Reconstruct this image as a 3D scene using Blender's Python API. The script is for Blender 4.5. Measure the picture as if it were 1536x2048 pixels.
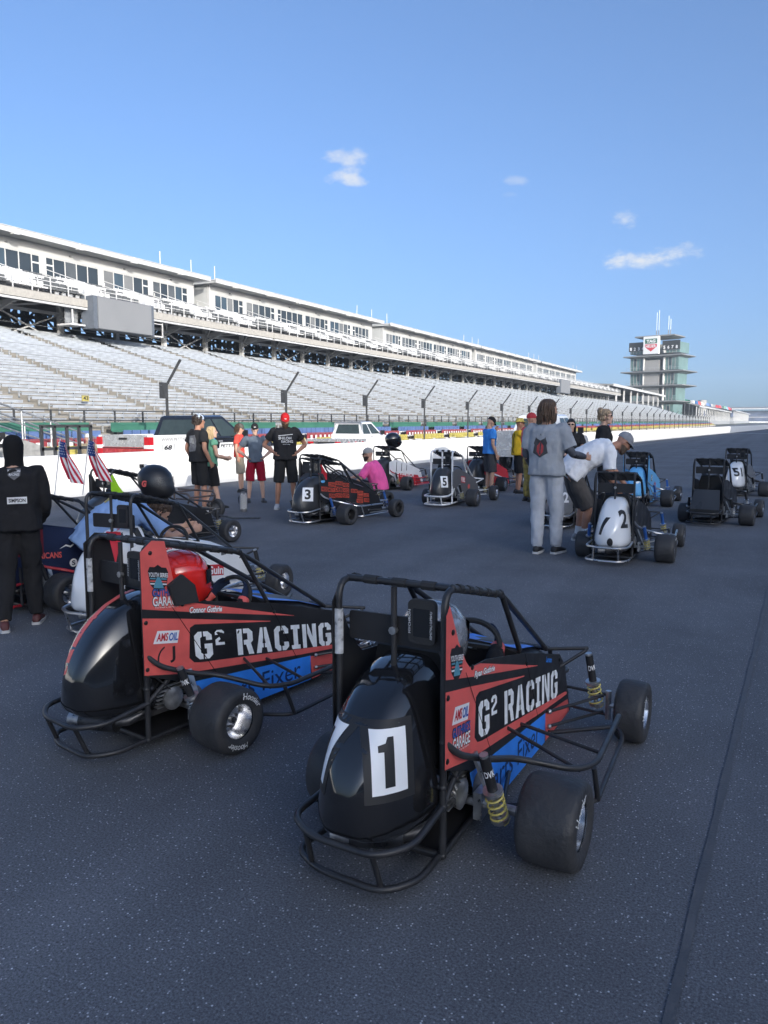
import bpy, bmesh, math, random
from mathutils import Vector as V, Matrix, noise
from mathutils.bvhtree import BVHTree
R = math.radians
random.seed(7)
for o in list(bpy.data.objects): bpy.data.objects.remove(o)
sc = bpy.context.scene
COL = sc.collection

# ---------------------------------------------------------------- camera, sky, sun, exposure
cam = bpy.data.cameras.new('camera')
cam.sensor_fit = 'AUTO'; cam.sensor_width = 36; cam.lens = 1547/2048*36
cam.clip_start = .05; cam.clip_end = 6000
camo = bpy.data.objects.new('camera', cam); COL.objects.link(camo)
camo.location = (0, 0, 1.5)
camo.rotation_euler = (R(90-6.673), 0, R(26.953))
sc.camera = camo

SUN_EL, SUN_AZ = 13.0, 125.0            # azimuth measured clockwise from +Y
world = bpy.data.worlds.new('World'); sc.world = world; world.use_nodes = True
wt = world.node_tree; wt.nodes.clear()
def wn(t, **k):
    n = wt.nodes.new(t)
    for a, b in k.items(): setattr(n, a, b)
    return n
sky = wn('ShaderNodeTexSky', sky_type='NISHITA', sun_disc=False)
sky.sun_elevation = R(SUN_EL); sky.sun_rotation = R(SUN_AZ)
sky.altitude = 200; sky.air_density = .7; sky.dust_density = 5.5; sky.ozone_density = 3
vm = wn('ShaderNodeMapping'); vm.inputs['Location'].default_value = (0, 0, .06); vm.inputs['Scale'].default_value = (1, 1, .9)   # even out the murky band at the horizon, all round
wt.links.new(wn('ShaderNodeTexCoord').outputs['Generated'], vm.inputs['Vector']); wt.links.new(vm.outputs['Vector'], sky.inputs['Vector'])
bg = wn('ShaderNodeBackground'); wo = wn('ShaderNodeOutputWorld')
bg.inputs['Strength'].default_value = .15
L = wt.links.new
tc = wn('ShaderNodeTexCoord')
# small fair-weather clouds: soft patches of the sky itself, placed by compass direction and height
nz = wn('ShaderNodeTexNoise'); nz.inputs['Scale'].default_value = 34; nz.inputs['Detail'].default_value = 7; nz.inputs['Roughness'].default_value = .62
mp = wn('ShaderNodeMapping'); mp.inputs['Scale'].default_value = (1, 1, 1.9)
L(tc.outputs['Generated'], mp.inputs['Vector']); L(mp.outputs['Vector'], nz.inputs['Vector'])
def px_dir(x, y):
    p, yw = R(6.673), R(26.953)
    fh = V((-math.sin(yw), math.cos(yw), 0)); r = V((math.cos(yw), math.sin(yw), 0))
    f = fh*math.cos(p) - V((0, 0, math.sin(p))); u = r.cross(f)
    return (f + r*(x-768)/1547 + u*(1024-y)/1547).normalized()
total = None
CL = [(697, 318, .034, .012, .62), (694, 352, .028, .014, .75), (1032, 362, .017, .007, .3), (1020, 388, .012, .004, .22), (1250, 438, .020, .013, .8), (1262, 520, .034, .013, .85), (1300, 518, .045, .012, .9), (1350, 508, .030, .010, .75), (1375, 500, .014, .012, .6)]
def math_n(op, a, b=None):
    n = wn('ShaderNodeMath', operation=op)
    for i, q in enumerate((a, b)):
        if q is None: continue
        if isinstance(q, (int, float)): n.inputs[i].default_value = q
        else: L(q, n.inputs[i])
    return n.outputs[0]
def dot_n(vec):
    n = wn('ShaderNodeVectorMath', operation='DOT_PRODUCT'); L(tc.outputs['Generated'], n.inputs[0]); n.inputs[1].default_value = vec
    return n.outputs['Value']
nf = math_n('MULTIPLY', math_n('SUBTRACT', nz.outputs['Fac'], .5), 4.2)
for (x, y, a, b, s) in CL:
    d = px_dir(x, y); e = V((d.y, -d.x, 0)).normalized(); u = e.cross(d)
    ee = math_n('DIVIDE', dot_n(e), a); uu = math_n('DIVIDE', dot_n(u), b)
    front = math_n('GREATER_THAN', dot_n(d), 0)
    rr = math_n('ADD', math_n('MULTIPLY', ee, ee), math_n('MULTIPLY', uu, uu))
    k = math_n('MULTIPLY', math_n('ADD', math_n('SUBTRACT', 1.0, rr), nf), front)
    sm = wn('ShaderNodeMapRange', interpolation_type='SMOOTHSTEP'); L(k, sm.inputs['Value'])
    sm.inputs['From Min'].default_value = 0; sm.inputs['From Max'].default_value = 1.5
    fall = wn('ShaderNodeMapRange', interpolation_type='SMOOTHSTEP'); L(rr, fall.inputs['Value'])
    fall.inputs['From Min'].default_value = .5; fall.inputs['From Max'].default_value = 2.2
    fall.inputs['To Min'].default_value = s; fall.inputs['To Max'].default_value = 0
    m = math_n('MULTIPLY', sm.outputs[0], fall.outputs[0])
    total = m if total is None else math_n('MAXIMUM', total, m)
mx = wn('ShaderNodeMix', data_type='RGBA'); L(total, mx.inputs['Factor'])
tn = wn('ShaderNodeMix', data_type='RGBA', blend_type='MULTIPLY'); tn.inputs['Factor'].default_value = 1
L(sky.outputs[0], tn.inputs[6]); tn.inputs[7].default_value = (.94, .98, 1.02, 1)
L(tn.outputs[2], mx.inputs[6]); mx.inputs[7].default_value = (2.6, 2.65, 2.7, 1)
L(mx.outputs[2], bg.inputs['Color']); L(bg.outputs[0], wo.inputs['Surface'])

sun = bpy.data.lights.new('sun', 'SUN'); sun.energy = 2.35; sun.angle = R(.53); sun.color = (1, .945, .86)
suno = bpy.data.objects.new('sun', sun); COL.objects.link(suno)
sd = V((math.sin(R(SUN_AZ))*math.cos(R(SUN_EL)), math.cos(R(SUN_AZ))*math.cos(R(SUN_EL)), math.sin(R(SUN_EL))))
suno.rotation_euler = sd.to_track_quat('Z', 'Y').to_euler()
suno.location = (20, -20, 40)

sc.render.engine = 'CYCLES'
sc.view_settings.view_transform = 'Standard'; sc.view_settings.look = 'None'
sc.view_settings.gamma = 1; sc.view_settings.use_curve_mapping = False
sc.view_settings.exposure = 1.14
sc.cycles.max_bounces = 6; sc.cycles.diffuse_bounces = 3; sc.cycles.glossy_bounces = 3
sc.cycles.transmission_bounces = 5; sc.cycles.transparent_max_bounces = 8

# ---------------------------------------------------------------- materials
MATS = {}
def mat(name, col=(.5, .5, .5), rough=.5, metal=0, var=.12, vscale=6, bump=0, bscale=60, spec=.5, coat=0, alpha=1, trans=0, emit=None, dirt=0, coords='Object', aniso=None):
    if name in MATS: return MATS[name]
    m = bpy.data.materials.new(name); m.use_nodes = True; MATS[name] = m
    nt = m.node_tree; b = nt.nodes['Principled BSDF']
    b.inputs['Roughness'].default_value = rough; b.inputs['Metallic'].default_value = metal
    b.inputs['Specular IOR Level'].default_value = spec
    b.inputs['Coat Weight'].default_value = coat; b.inputs['Coat Roughness'].default_value = .04
    b.inputs['Alpha'].default_value = alpha; b.inputs['Transmission Weight'].default_value = trans
    if emit: b.inputs['Emission Color'].default_value = (*emit[:3], 1); b.inputs['Emission Strength'].default_value = emit[3]
    co = nt.nodes.new('ShaderNodeTexCoord'); n = nt.nodes.new('ShaderNodeTexNoise')
    n.inputs['Scale'].default_value = vscale; n.inputs['Detail'].default_value = 5
    mpg = nt.nodes.new('ShaderNodeMapping')
    if aniso: mpg.inputs['Scale'].default_value = aniso
    nt.links.new(co.outputs[coords], mpg.inputs[0]); nt.links.new(mpg.outputs[0], n.inputs['Vector'])
    rmp = nt.nodes.new('ShaderNodeMapRange'); nt.links.new(n.outputs['Fac'], rmp.inputs['Value'])
    rmp.inputs['From Min'].default_value = .3; rmp.inputs['From Max'].default_value = .7
    rmp.inputs['To Min'].default_value = 1-var; rmp.inputs['To Max'].default_value = 1+var
    mixn = nt.nodes.new('ShaderNodeVectorMath'); mixn.operation = 'SCALE'
    mixn.inputs[0].default_value = col[:3]; nt.links.new(rmp.outputs[0], mixn.inputs['Scale'])
    nt.links.new(mixn.outputs[0], b.inputs['Base Color'])
    if rough > .03:
        r2 = nt.nodes.new('ShaderNodeMapRange'); nt.links.new(n.outputs['Fac'], r2.inputs['Value'])
        r2.inputs['From Min'].default_value = .3; r2.inputs['From Max'].default_value = .7
        r2.inputs['To Min'].default_value = rough*(1-var); r2.inputs['To Max'].default_value = min(1, rough*(1+var*2))
        nt.links.new(r2.outputs[0], b.inputs['Roughness'])
    if bump:
        n2 = nt.nodes.new('ShaderNodeTexNoise'); n2.inputs['Scale'].default_value = bscale; n2.inputs['Detail'].default_value = 4
        nt.links.new(mpg.outputs[0], n2.inputs['Vector'])
        bp = nt.nodes.new('ShaderNodeBump'); bp.inputs['Strength'].default_value = bump; bp.inputs['Distance'].default_value = .02
        nt.links.new(n2.outputs['Fac'], bp.inputs['Height']); nt.links.new(bp.outputs[0], b.inputs['Normal'])
    return m
def cloth(name, col, var=.1): return mat(name, col, .9, 0, var, 9, .45, 14, .15)

# ---------------------------------------------------------------- mesh building
class MB:
    def __init__(s): s.v = []; s.f = []; s.m = []; s.mats = []
    def mi(s, m):
        if m not in s.mats: s.mats.append(m)
        return s.mats.index(m)
    def add(s, vs, fs, m):
        k = len(s.v); i = s.mi(m)
        s.v += [tuple(q) for q in vs]; s.f += [tuple(a+k for a in f) for f in fs]; s.m += [i]*len(fs)
        return s
    def box(s, c, d, m, M=None):
        x, y, z = d[0]/2, d[1]/2, d[2]/2
        vs = [V((a*x, b*y, e*z)) for a in (-1, 1) for b in (-1, 1) for e in (-1, 1)]
        if M: vs = [M @ q for q in vs]
        vs = [q+V(c) for q in vs]
        return s.add(vs, [(0, 1, 3, 2), (4, 6, 7, 5), (0, 4, 5, 1), (2, 3, 7, 6), (0, 2, 6, 4), (1, 5, 7, 3)], m)
    def bar(s, a, b, w, h, m):
        a, b = V(a), V(b); d = b-a; q = d.to_track_quat('Y', 'Z').to_matrix()
        return s.box((a+b)/2, (w, d.length, h), m, q)
    def tube(s, pts, r, m, n=8, fil=0, closed=False):
        P = fillet([V(p) for p in pts], fil, closed) if fil else [V(p) for p in pts]
        rs = r if isinstance(r, (list, tuple)) else [r]*len(P)
        if len(rs) != len(P): rs = [rs[0]]*len(P)
        rings = []; up = None
        for i, p in enumerate(P):
            if closed: t = P[(i+1) % len(P)]-P[i-1]
            else: t = P[min(i+1, len(P)-1)]-P[max(i-1, 0)]
            t.normalize()
            if up is None: up = V((0, 0, 1)) if abs(t.z) < .9 else V((1, 0, 0))
            u = (up-t*up.dot(t)).normalized(); w = t.cross(u); up = u
            rings.append([p+(u*math.cos(k*2*math.pi/n)+w*math.sin(k*2*math.pi/n))*rs[i] for k in range(n)])
        return s.loft(rings, m, not closed, closed)
    def loft(s, rings, m, cap=True, closed=False):
        n = len(rings[0]); vs = [q for r in rings for q in r]; fs = []
        K = len(rings)
        for i in range(K if closed else K-1):
            for k in range(n):
                a = i*n+k; b = i*n+(k+1) % n; c = ((i+1) % K)*n+(k+1) % n; d = ((i+1) % K)*n+k
                fs.append((a, b, c, d))
        if cap: fs.append(tuple(range(n-1, -1, -1))); fs.append(tuple((K-1)*n+k for k in range(n)))
        return s.add(vs, fs, m)
    def lathe(s, prof, o, ax, m, n=24, cap=False):
        o, ax = V(o), V(ax).normalized(); u = ax.orthogonal().normalized(); w = ax.cross(u)
        rings = [[o+ax*h+(u*math.cos(k*2*math.pi/n)+w*math.sin(k*2*math.pi/n))*r for k in range(n)] for r, h in prof]
        return s.loft(rings, m, cap)
    def prism(s, poly, fn, t, m):
        # poly: 2d points; fn(a,b)->Vector; t: thickness vector
        n = len(poly); t = V(t); A = [fn(*p) for p in poly]; B = [q+t for q in A]
        fs = [tuple(range(n)), tuple(range(2*n-1, n-1, -1))]+[((i+1) % n, i, n+i, n+(i+1) % n) for i in range(n)]
        return s.add(A+B, fs, m)
    def ball(s, c, r, m, n=12, k=8, M=None):
        if not isinstance(r, (tuple, list)): r = (r, r, r)
        rings = []
        for i in range(k+1):
            a = -math.pi/2+math.pi*i/k; cc = max(math.cos(a), .02)
            ring = [V((r[0]*cc*math.cos(2*math.pi*j/n), r[1]*cc*math.sin(2*math.pi*j/n), r[2]*math.sin(a))) for j in range(n)]
            if M: ring = [M @ q for q in ring]
            rings.append([q+V(c) for q in ring])
        return s.loft(rings, m)
    def merge(s, o, M=None):
        for f, i in zip(o.f, o.m):
            pass
        k = len(s.v); s.v += [tuple(M @ V(q)) if M else q for q in o.v]
        mp_ = [s.mi(m) for m in o.mats]
        s.f += [tuple(a+k for a in f) for f in o.f]; s.m += [mp_[i] for i in o.m]
        return s
    def mesh(s, name, smooth=40):
        me = bpy.data.meshes.new(name); me.from_pydata(s.v, [], s.f)
        for m in s.mats: me.materials.append(m)
        me.polygons.foreach_set('material_index', s.m); me.update()
        bm = bmesh.new(); bm.from_mesh(me); bmesh.ops.recalc_face_normals(bm, faces=bm.faces); bm.to_mesh(me); bm.free()
        if smooth:
            me.polygons.foreach_set('use_smooth', [True]*len(me.polygons))
            me.set_sharp_from_angle(angle=R(smooth))
        return me
def fillet(P, rad, closed=False):
    out = []; n = len(P)
    for i in range(n):
        if not closed and i in (0, n-1): out.append(P[i]); continue
        a, b, c = P[i-1], P[i], P[(i+1) % n]
        d1 = (a-b); d2 = (c-b); l = min(rad, d1.length*.48, d2.length*.48)
        if d1.normalized().dot(d2.normalized()) < -.995 or l < 1e-4: out.append(b); continue
        p, q = b+d1.normalized()*l, b+d2.normalized()*l
        for k in range(6):
            t = k/5; out.append(p*(1-t)**2+b*2*t*(1-t)+q*t*t)
    return out
def tag(o, label=None, cat=None, group=None, kind=None):
    if label: o['label'] = label
    if cat: o['category'] = cat
    if group: o['group'] = group
    if kind: o['kind'] = kind
    return o
CACHE = {}
def obj(name, mb, parent=None, smooth=40, key=None):
    if key is not None and key in CACHE: me = CACHE[key]
    else:
        me = (mb() if callable(mb) else mb).mesh(name, smooth) if not isinstance(mb, bpy.types.Mesh) else mb
        if key is not None: CACHE[key] = me
    o = bpy.data.objects.new(name, me); COL.objects.link(o)
    if parent: o.parent = parent
    return o
def empty(name, loc, rz=0):
    o = bpy.data.objects.new(name, None); COL.objects.link(o); o.location = loc; o.rotation_euler = (0, 0, rz); o.empty_display_size = .2
    return o
TXT = {}
TMP = bpy.data.scenes.new('workbench')          # scratch scene: lettering and fused skins are evaluated here
def scratch_dg():
    vl = TMP.view_layers[0]; vl.update(); return vl.depsgraph
def text2d(s, bold=0, shear=0, space=1):
    k = (s, bold, shear, space)
    if k in TXT: return TXT[k]
    c = bpy.data.curves.new('t', 'FONT'); c.body = s; c.size = 1; c.offset = bold; c.shear = shear; c.space_character = space
    c.resolution_u = 3; c.fill_mode = 'FRONT'
    o = bpy.data.objects.new('t', c); TMP.collection.objects.link(o)
    dg = scratch_dg(); me = o.evaluated_get(dg).to_mesh()
    vs = [(q.co.x, q.co.y) for q in me.vertices]; fs = [tuple(p.vertices) for p in me.polygons]
    o.evaluated_get(dg).to_mesh_clear(); bpy.data.objects.remove(o); bpy.data.curves.remove(c)
    xs = [a for a, b in vs]; ys = [b for a, b in vs]; x0, x1, y0, y1 = min(xs), max(xs), min(ys), max(ys)
    TXT[k] = ([((a-x0)/(x1-x0), (b-y0)/(y1-y0)) for a, b in vs], fs, (x1-x0)/(y1-y0))
    return TXT[k]
def put_text(mb, s, fn, m, bold=.02, shear=0, space=1):
    """fn(u,v)->Vector with u,v in 0..1 over the text's box"""
    vs, fs, _ = text2d(s, bold, shear, space)
    mb.add([fn(u, v) for u, v in vs], fs, m)
    return mb
G_L = [(0, .14), (.14, 0), (.27, 0), (.27, .18), (.2, .24), (.2, .76), (.27, .82), (.27, 1), (.14, 1), (0, .86)]
STEN = {'G': (.62, [G_L, [(.32, 1), (.32, .82), (.41, .82), (.41, .68), (.62, .68), (.62, .86), (.48, 1)], [(.32, 0), (.48, 0), (.62, .14), (.62, .55), (.34, .55), (.34, .38), (.41, .38), (.41, .18), (.32, .18)]]),
 '2': (.6, [[(0, .68), (0, .86), (.14, 1), (.46, 1), (.6, .86), (.6, .56), (.2, .28), (.2, .18), (.6, .18), (.6, 0), (0, 0), (0, .36), (.4, .64), (.4, .82), (.2, .82), (.2, .68)]]),
 'R': (.62, [[(0, 0), (0, 1), (.2, 1), (.2, 0)], [(.255, 1), (.48, 1), (.62, .86), (.62, .52), (.53, .43), (.64, 0), (.43, 0), (.34, .38), (.255, .38), (.255, .56), (.41, .57), (.41, .82), (.255, .82)]]),
 'A': (.66, [[(0, 0), (.2, 0), (.235, .2), (.3, .2), (.3, .37), (.265, .37), (.3, .6), (.3, 1), (.2, 1)], [(.66, 0), (.46, 0), (.425, .2), (.355, .2), (.355, .37), (.395, .37), (.355, .6), (.355, 1), (.46, 1)]]),
 'C': (.62, [G_L, [(.32, 1), (.32, .82), (.41, .82), (.41, .68), (.62, .68), (.62, .86), (.48, 1)], [(.32, 0), (.48, 0), (.62, .14), (.62, .34), (.41, .34), (.41, .18), (.32, .18)]]),
 'I': (.4, [[(0, 0), (0, .17), (.1, .17), (.1, .83), (0, .83), (0, 1), (.4, 1), (.4, .83), (.3, .83), (.3, .17), (.4, .17), (.4, 0)]]),
 'N': (.66, [[(0, 0), (0, 1), (.18, 1), (.18, 0)], [(.235, 1), (.28, 1), (.47, .45), (.47, 1), (.66, 1), (.66, 0), (.47, 0), (.235, .6)]])}
def stencil(mb, s, fn, m, gap=.12):
    """s as list of (char, scale, raise); fn(u,v) over the whole box"""
    items = []; x = 0
    for ch, k, up in s:
        if ch == ' ': x += .35; continue
        w, polys = STEN[ch]
        items.append((x, k, up, polys)); x += w*k+gap
    tot = x-gap
    for x0, k, up, polys in items:
        for p in polys:
            mb.add([fn((x0+a*k)/tot, up+b*k) for a, b in p], [tuple(range(len(p)))], m)
    return mb
def project(mb, target, d, off=.0015, sub=0):
    """drop every vertex of mb along d onto the mesh object target, both in the same space"""
    if sub:
        bm = bmesh.new(); bv = [bm.verts.new(q) for q in mb.v]; bm.verts.ensure_lookup_table()
        for f, i in zip(mb.f, mb.m):
            try: ff = bm.faces.new([bv[k] for k in f]); ff.material_index = i
            except ValueError: pass
        bmesh.ops.triangulate(bm, faces=bm.faces)
        for _ in range(4):
            lg = [e for e in bm.edges if e.calc_length() > sub]
            if not lg: break
            bmesh.ops.subdivide_edges(bm, edges=lg, cuts=1); bmesh.ops.triangulate(bm, faces=[f for f in bm.faces if len(f.verts) > 3])
        bm.verts.index_update(); mb.v = [tuple(q.co) for q in bm.verts]; mb.f = [tuple(q.index for q in f.verts) for f in bm.faces]; mb.m = [f.material_index for f in bm.faces]; bm.free()
    me = target if isinstance(target, bpy.types.Mesh) else target.data
    bvh = BVHTree.FromPolygons([q.co for q in me.vertices], [p.vertices for p in me.polygons])
    d = V(d).normalized(); out = []; lastz = None
    for q in mb.v:
        h = bvh.ray_cast(V(q)-d*.35, d)
        if h[0] is None:
            h = bvh.find_nearest(V(q))
        out.append(tuple(h[0]-d*off))
    mb.v = out
    return mb
def grid_patch(fn, nu, nv, m, mb=None):
    mb = mb or MB()
    vs = [fn(i/nu, j/nv) for j in range(nv+1) for i in range(nu+1)]
    fs = [(j*(nu+1)+i, j*(nu+1)+i+1, (j+1)*(nu+1)+i+1, (j+1)*(nu+1)+i) for j in range(nv) for i in range(nu)]
    return mb.add(vs, fs, m)
# ---------------------------------------------------------------- ground
def asphalt(name, base, speck, bump=.3):
    m = bpy.data.materials.new(name); m.use_nodes = True; nt = m.node_tree; b = nt.nodes['Principled BSDF']; Lk = nt.links.new
    co = nt.nodes.new('ShaderNodeTexCoord')
    def N(t, **k):
        n = nt.nodes.new(t)
        for a, q in k.items():
            if a in n.inputs: n.inputs[a].default_value = q
            else: setattr(n, a, q)
        return n
    fine = N('ShaderNodeTexNoise', Scale=125, Detail=4, Roughness=.8); Lk(co.outputs['Object'], fine.inputs['Vector'])
    vor = N('ShaderNodeTexVoronoi', Scale=105); Lk(co.outputs['Object'], vor.inputs['Vector'])
    big = N('ShaderNodeTexNoise', Scale=.55, Detail=6, Roughness=.65); Lk(co.outputs['Object'], big.inputs['Vector'])
    mpl = N('ShaderNodeMapping'); mpl.inputs['Scale'].default_value = (1.3, .02, 1); Lk(co.outputs['Object'], mpl.inputs[0])
    lane = N('ShaderNodeTexNoise', Scale=1, Detail=4); Lk(mpl.outputs[0], lane.inputs['Vector'])
    # base colour with stones
    cr = N('ShaderNodeValToRGB'); Lk(fine.outputs['Fac'], cr.inputs[0])
    cr.color_ramp.elements[0].position = .32; cr.color_ramp.elements[0].color = tuple(c*.3 for c in base)+(1,)
    cr.color_ramp.elements[1].position = .72; cr.color_ramp.elements[1].color = tuple(c*1.65 for c in base)+(1,)
    # pale stone chips: some voronoi cells
    sep = N('ShaderNodeSeparateColor'); Lk(vor.outputs['Color'], sep.inputs[0])
    g1 = N('ShaderNodeMath', operation='GREATER_THAN'); Lk(sep.outputs[0], g1.inputs[0]); g1.inputs[1].default_value = .86
    g2 = N('ShaderNodeMapRange'); Lk(vor.outputs['Distance'], g2.inputs['Value']); g2.inputs['From Min'].default_value = .12; g2.inputs['From Max'].default_value = .42; g2.inputs['To Min'].default_value = 1; g2.inputs['To Max'].default_value = 0
    g3 = N('ShaderNodeMath', operation='MULTIPLY'); Lk(g1.outputs[0], g3.inputs[0]); Lk(g2.outputs[0], g3.inputs[1])
    g4 = N('ShaderNodeMath', operation='MULTIPLY'); Lk(g3.outputs[0], g4.inputs[0]); Lk(sep.outputs[1], g4.inputs[1])
    mixs = N('ShaderNodeMix', data_type='RGBA'); Lk(g4.outputs[0], mixs.inputs['Factor']); Lk(cr.outputs[0], mixs.inputs[6]); mixs.inputs[7].default_value = (*speck, 1)
    def rng(src, lo, hi):
        r = N('ShaderNodeMapRange'); Lk(src, r.inputs['Value']); r.inputs['From Min'].default_value = .3; r.inputs['From Max'].default_value = .7
        r.inputs['To Min'].default_value = lo; r.inputs['To Max'].default_value = hi; return r.outputs[0]
    mu = N('ShaderNodeMath', operation='MULTIPLY'); Lk(rng(big.outputs['Fac'], .76, 1.22), mu.inputs[0]); Lk(rng(lane.outputs['Fac'], .8, 1.14), mu.inputs[1])
    sc_ = N('ShaderNodeVectorMath', operation='SCALE'); Lk(mixs.outputs[2], sc_.inputs[0]); Lk(mu.outputs[0], sc_.inputs['Scale'])
    Lk(sc_.outputs[0], b.inputs['Base Color'])
    b.inputs['Roughness'].default_value = .82; b.inputs['Specular IOR Level'].default_value = .35
    v2 = N('ShaderNodeTexVoronoi', Scale=170); Lk(co.outputs['Object'], v2.inputs['Vector'])
    ad = N('ShaderNodeMath', operation='ADD'); Lk(fine.outputs['Fac'], ad.inputs[0]); Lk(v2.outputs['Distance'], ad.inputs[1])
    bp = N('ShaderNodeBump'); bp.inputs['Strength'].default_value = bump; bp.inputs['Distance'].default_value = .006
    Lk(ad.outputs[0], bp.inputs['Height']); Lk(bp.outputs[0], b.inputs['Normal'])
    return m
M_asph = asphalt('track_asphalt', (.124, .13, .144), (.72, .73, .76))
M_pit = asphalt('pit_lane_asphalt', (.2, .2, .2), (.5, .5, .5))
M_seal = mat('joint_sealant', (.078, .081, .089), .75, var=.35, vscale=8, bump=.3, bscale=90)
WA, WB = V((-13.0, 5.0)), V((-6.4, 108.0))         # line of the pit wall
def wall_x(y): return WA.x+(y-WA.y)*(WB.x-WA.x)/(WB.y-WA.y)
def quad(name, pts, m, z=0):
    o = obj(name, MB().add([(x, y, z) for x, y in pts], [tuple(range(len(pts)))], m), smooth=0)
    return tag(o, kind='structure')
g = quad('ground', [(-2500, -2500), (2500, -2500), (2500, 3500), (-2500, 3500)], mat('far_ground', (.16, .17, .12), .95, var=.3, vscale=.02), -.45)
quad('race_track', [(wall_x(-40), -40), (21, -40), (30, 900), (wall_x(230)+4, 900), (wall_x(230), 230)], M_asph, 0)
quad('pit_lane', [(-23.5, -40), (wall_x(-40)+.02, -40), (wall_x(230)+.02, 230), (wall_x(230)+3, 900), (-23.5, 900)], M_pit, -.3)
def strip(name, pts, w, m, z):
    P = [V(p) for p in pts]; vs = []; fs = []
    for i, p in enumerate(P):
        t = (P[min(i+1, len(P)-1)]-P[max(i-1, 0)]).normalized(); n = V((-t.y, t.x))
        ww = w*(1+.18*math.sin(i*1.7)+.1*math.sin(i*4.1))
        vs += [(*(p+n*ww/2), z), (*(p-n*ww/2), z)]
        if i: fs.append((2*i-2, 2*i-1, 2*i+1, 2*i))
    return tag(obj(name, MB().add(vs, fs, m), smooth=0), kind='structure')
random.seed(3)
strip('paving_joint', [(-.225+.0285*(y+0)+random.uniform(-.002, .002), y*1.0) for y in [k*.22 for k in range(-4, 120)]], .028, M_seal, .004)
strip('paving_joint', [(3.7+random.uniform(-.01, .01), k*2.0) for k in range(0, 90)], .03, M_seal, .004)
M_white = mat('white_line_paint', (.75, .75, .74), .7, var=.15)
quad('edge_line', [(wall_x(20)+1.9, 20), (wall_x(20)+2.02, 20), (wall_x(105)+2.02, 105), (wall_x(105)+1.9, 105)], mat('worn_line_paint', (.2, .2, .2), .8, var=.4), .004)
quad('pit_entry_line', [(-6.3, 108.2), (40, 108.2), (40, 108.9), (-6.3, 108.9)], M_white, .004)

# ---------------------------------------------------------------- pit wall
M_wall = mat('white_wall_paint', (.8, .79, .76), .6, var=.04, vscale=1.2, bump=.12, bscale=9)
def pit_wall():
    root = empty('pit_wall', (WA.x, WA.y, 0)); tag(root, 'long low white painted concrete pit wall behind the midget cars', 'wall')
    n = 24; seg = (WB-WA)/n
    ang = math.atan2(seg.y, seg.x)
    for i in range(-5, n+20):
        a = WA+seg*i; L_ = seg.length-.012
        def f():
            prof = [(-.12, 0-.32), (-.12, .78), (-.09, .84), (.09, .84), (.12, .78), (.13, .0)]
            prof = [(-y, z) for y, z in prof]
            return MB().loft([[V((x, y, z)) for y, z in prof] for x in (0, L_)], M_wall)
        o = obj('wall_panel', f, root, 30, key='wallpanel'); o.location = (a.x-WA.x, a.y-WA.y, 0); o.rotation_euler = (0, 0, ang)
    return root
pit_wall()
M_steel_d = mat('dark_painted_steel', (.045, .047, .05), .5, var=.2)
M_galv = mat('galvanised_steel', (.42, .43, .44), .45, .7, .2)
# gate frame standing at the wall
def gate():
    root = empty('gate_frame', (-12.75, 9.6, 0)); tag(root, 'black steel open gate frame standing on the pit wall, left edge', 'gate')
    y0, y1, z0, z1 = 0, 1.2, .8, 1.41
    for z in (z0+.17, z1): obj('rail', MB().box((0, (y0+y1)/2, z), (.05, y1-y0+.06, .06), M_steel_d), root)
    for k in range(5): obj('bar', MB().box((0, y0+(y1-y0)*k/4, (z0+z1)/2), (.05, .05, z1-z0), M_steel_d), root)
    root.location = (-12.66, 10.35, 0)
gate()
# ---------------------------------------------------------------- catch fence
ORD = 'first second third fourth fifth sixth seventh eighth ninth tenth eleventh twelfth thirteenth fourteenth fifteenth sixteenth seventeenth eighteenth nineteenth twentieth'.split()
ORD += ['twenty-'+q for q in ORD[:9]]+['thirtieth']+['thirty-'+q for q in ORD[:9]]
def fence_posts():
    ys = [15.2+8.28*k for k in range(0, 34)]
    for k, y in enumerate(ys):
        root = empty('fence_post', (-21.5, y, -.3))
        nth = ['at the left edge of the photo', 'nearest, over the red and white pickup', 'second, behind the man in the red cap', 'third, left of the crouching man in pink', 'fourth, above the silver caged number five car', 'fifth, above the man in the blue shirt'] 
        tag(root, f'dark bent catch fence post, {nth[k]}' if k < 6 else f'far dark bent catch fence post, {ORD[k]} from the left', 'fence post', 'catch fence posts along the stands')
        obj('post', lambda: MB().tube([(0, 0, 0), (0, 0, 3.2), (.74, 0, 4.17)], .055, M_steel_d, 8), root, key='fpost')
        obj('control_box', lambda: MB().box((.0, -.17, 3.0), (.2, .26, .62), M_steel_d).box((0, -.17, 3.0), (.22, .2, .5), M_steel_d), root, key='fbox')
    # wires: real cables with a coarse mesh
    mb = MB(); m = mat('fence_cable', (.25, .26, .27), .5, .5)
    y0, y1 = -10, ys[-1]
    for z in (.1, .9, 1.7, 2.4, 2.9): mb.bar((-21.45, y0, z-.0), (-21.45, y1, z), .012, .012, m)
    for t in (.35, .7, 1): mb.bar((-21.5+.74*t, y0, 2.9+.97*t), (-21.5+.74*t, y1, 2.9+.97*t), .01, .01, m)
    r = obj('fence_cables', mb, None, 0); tag(r, 'thin steel cables strung between the catch fence posts', 'fence cables')
fence_posts()

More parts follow.
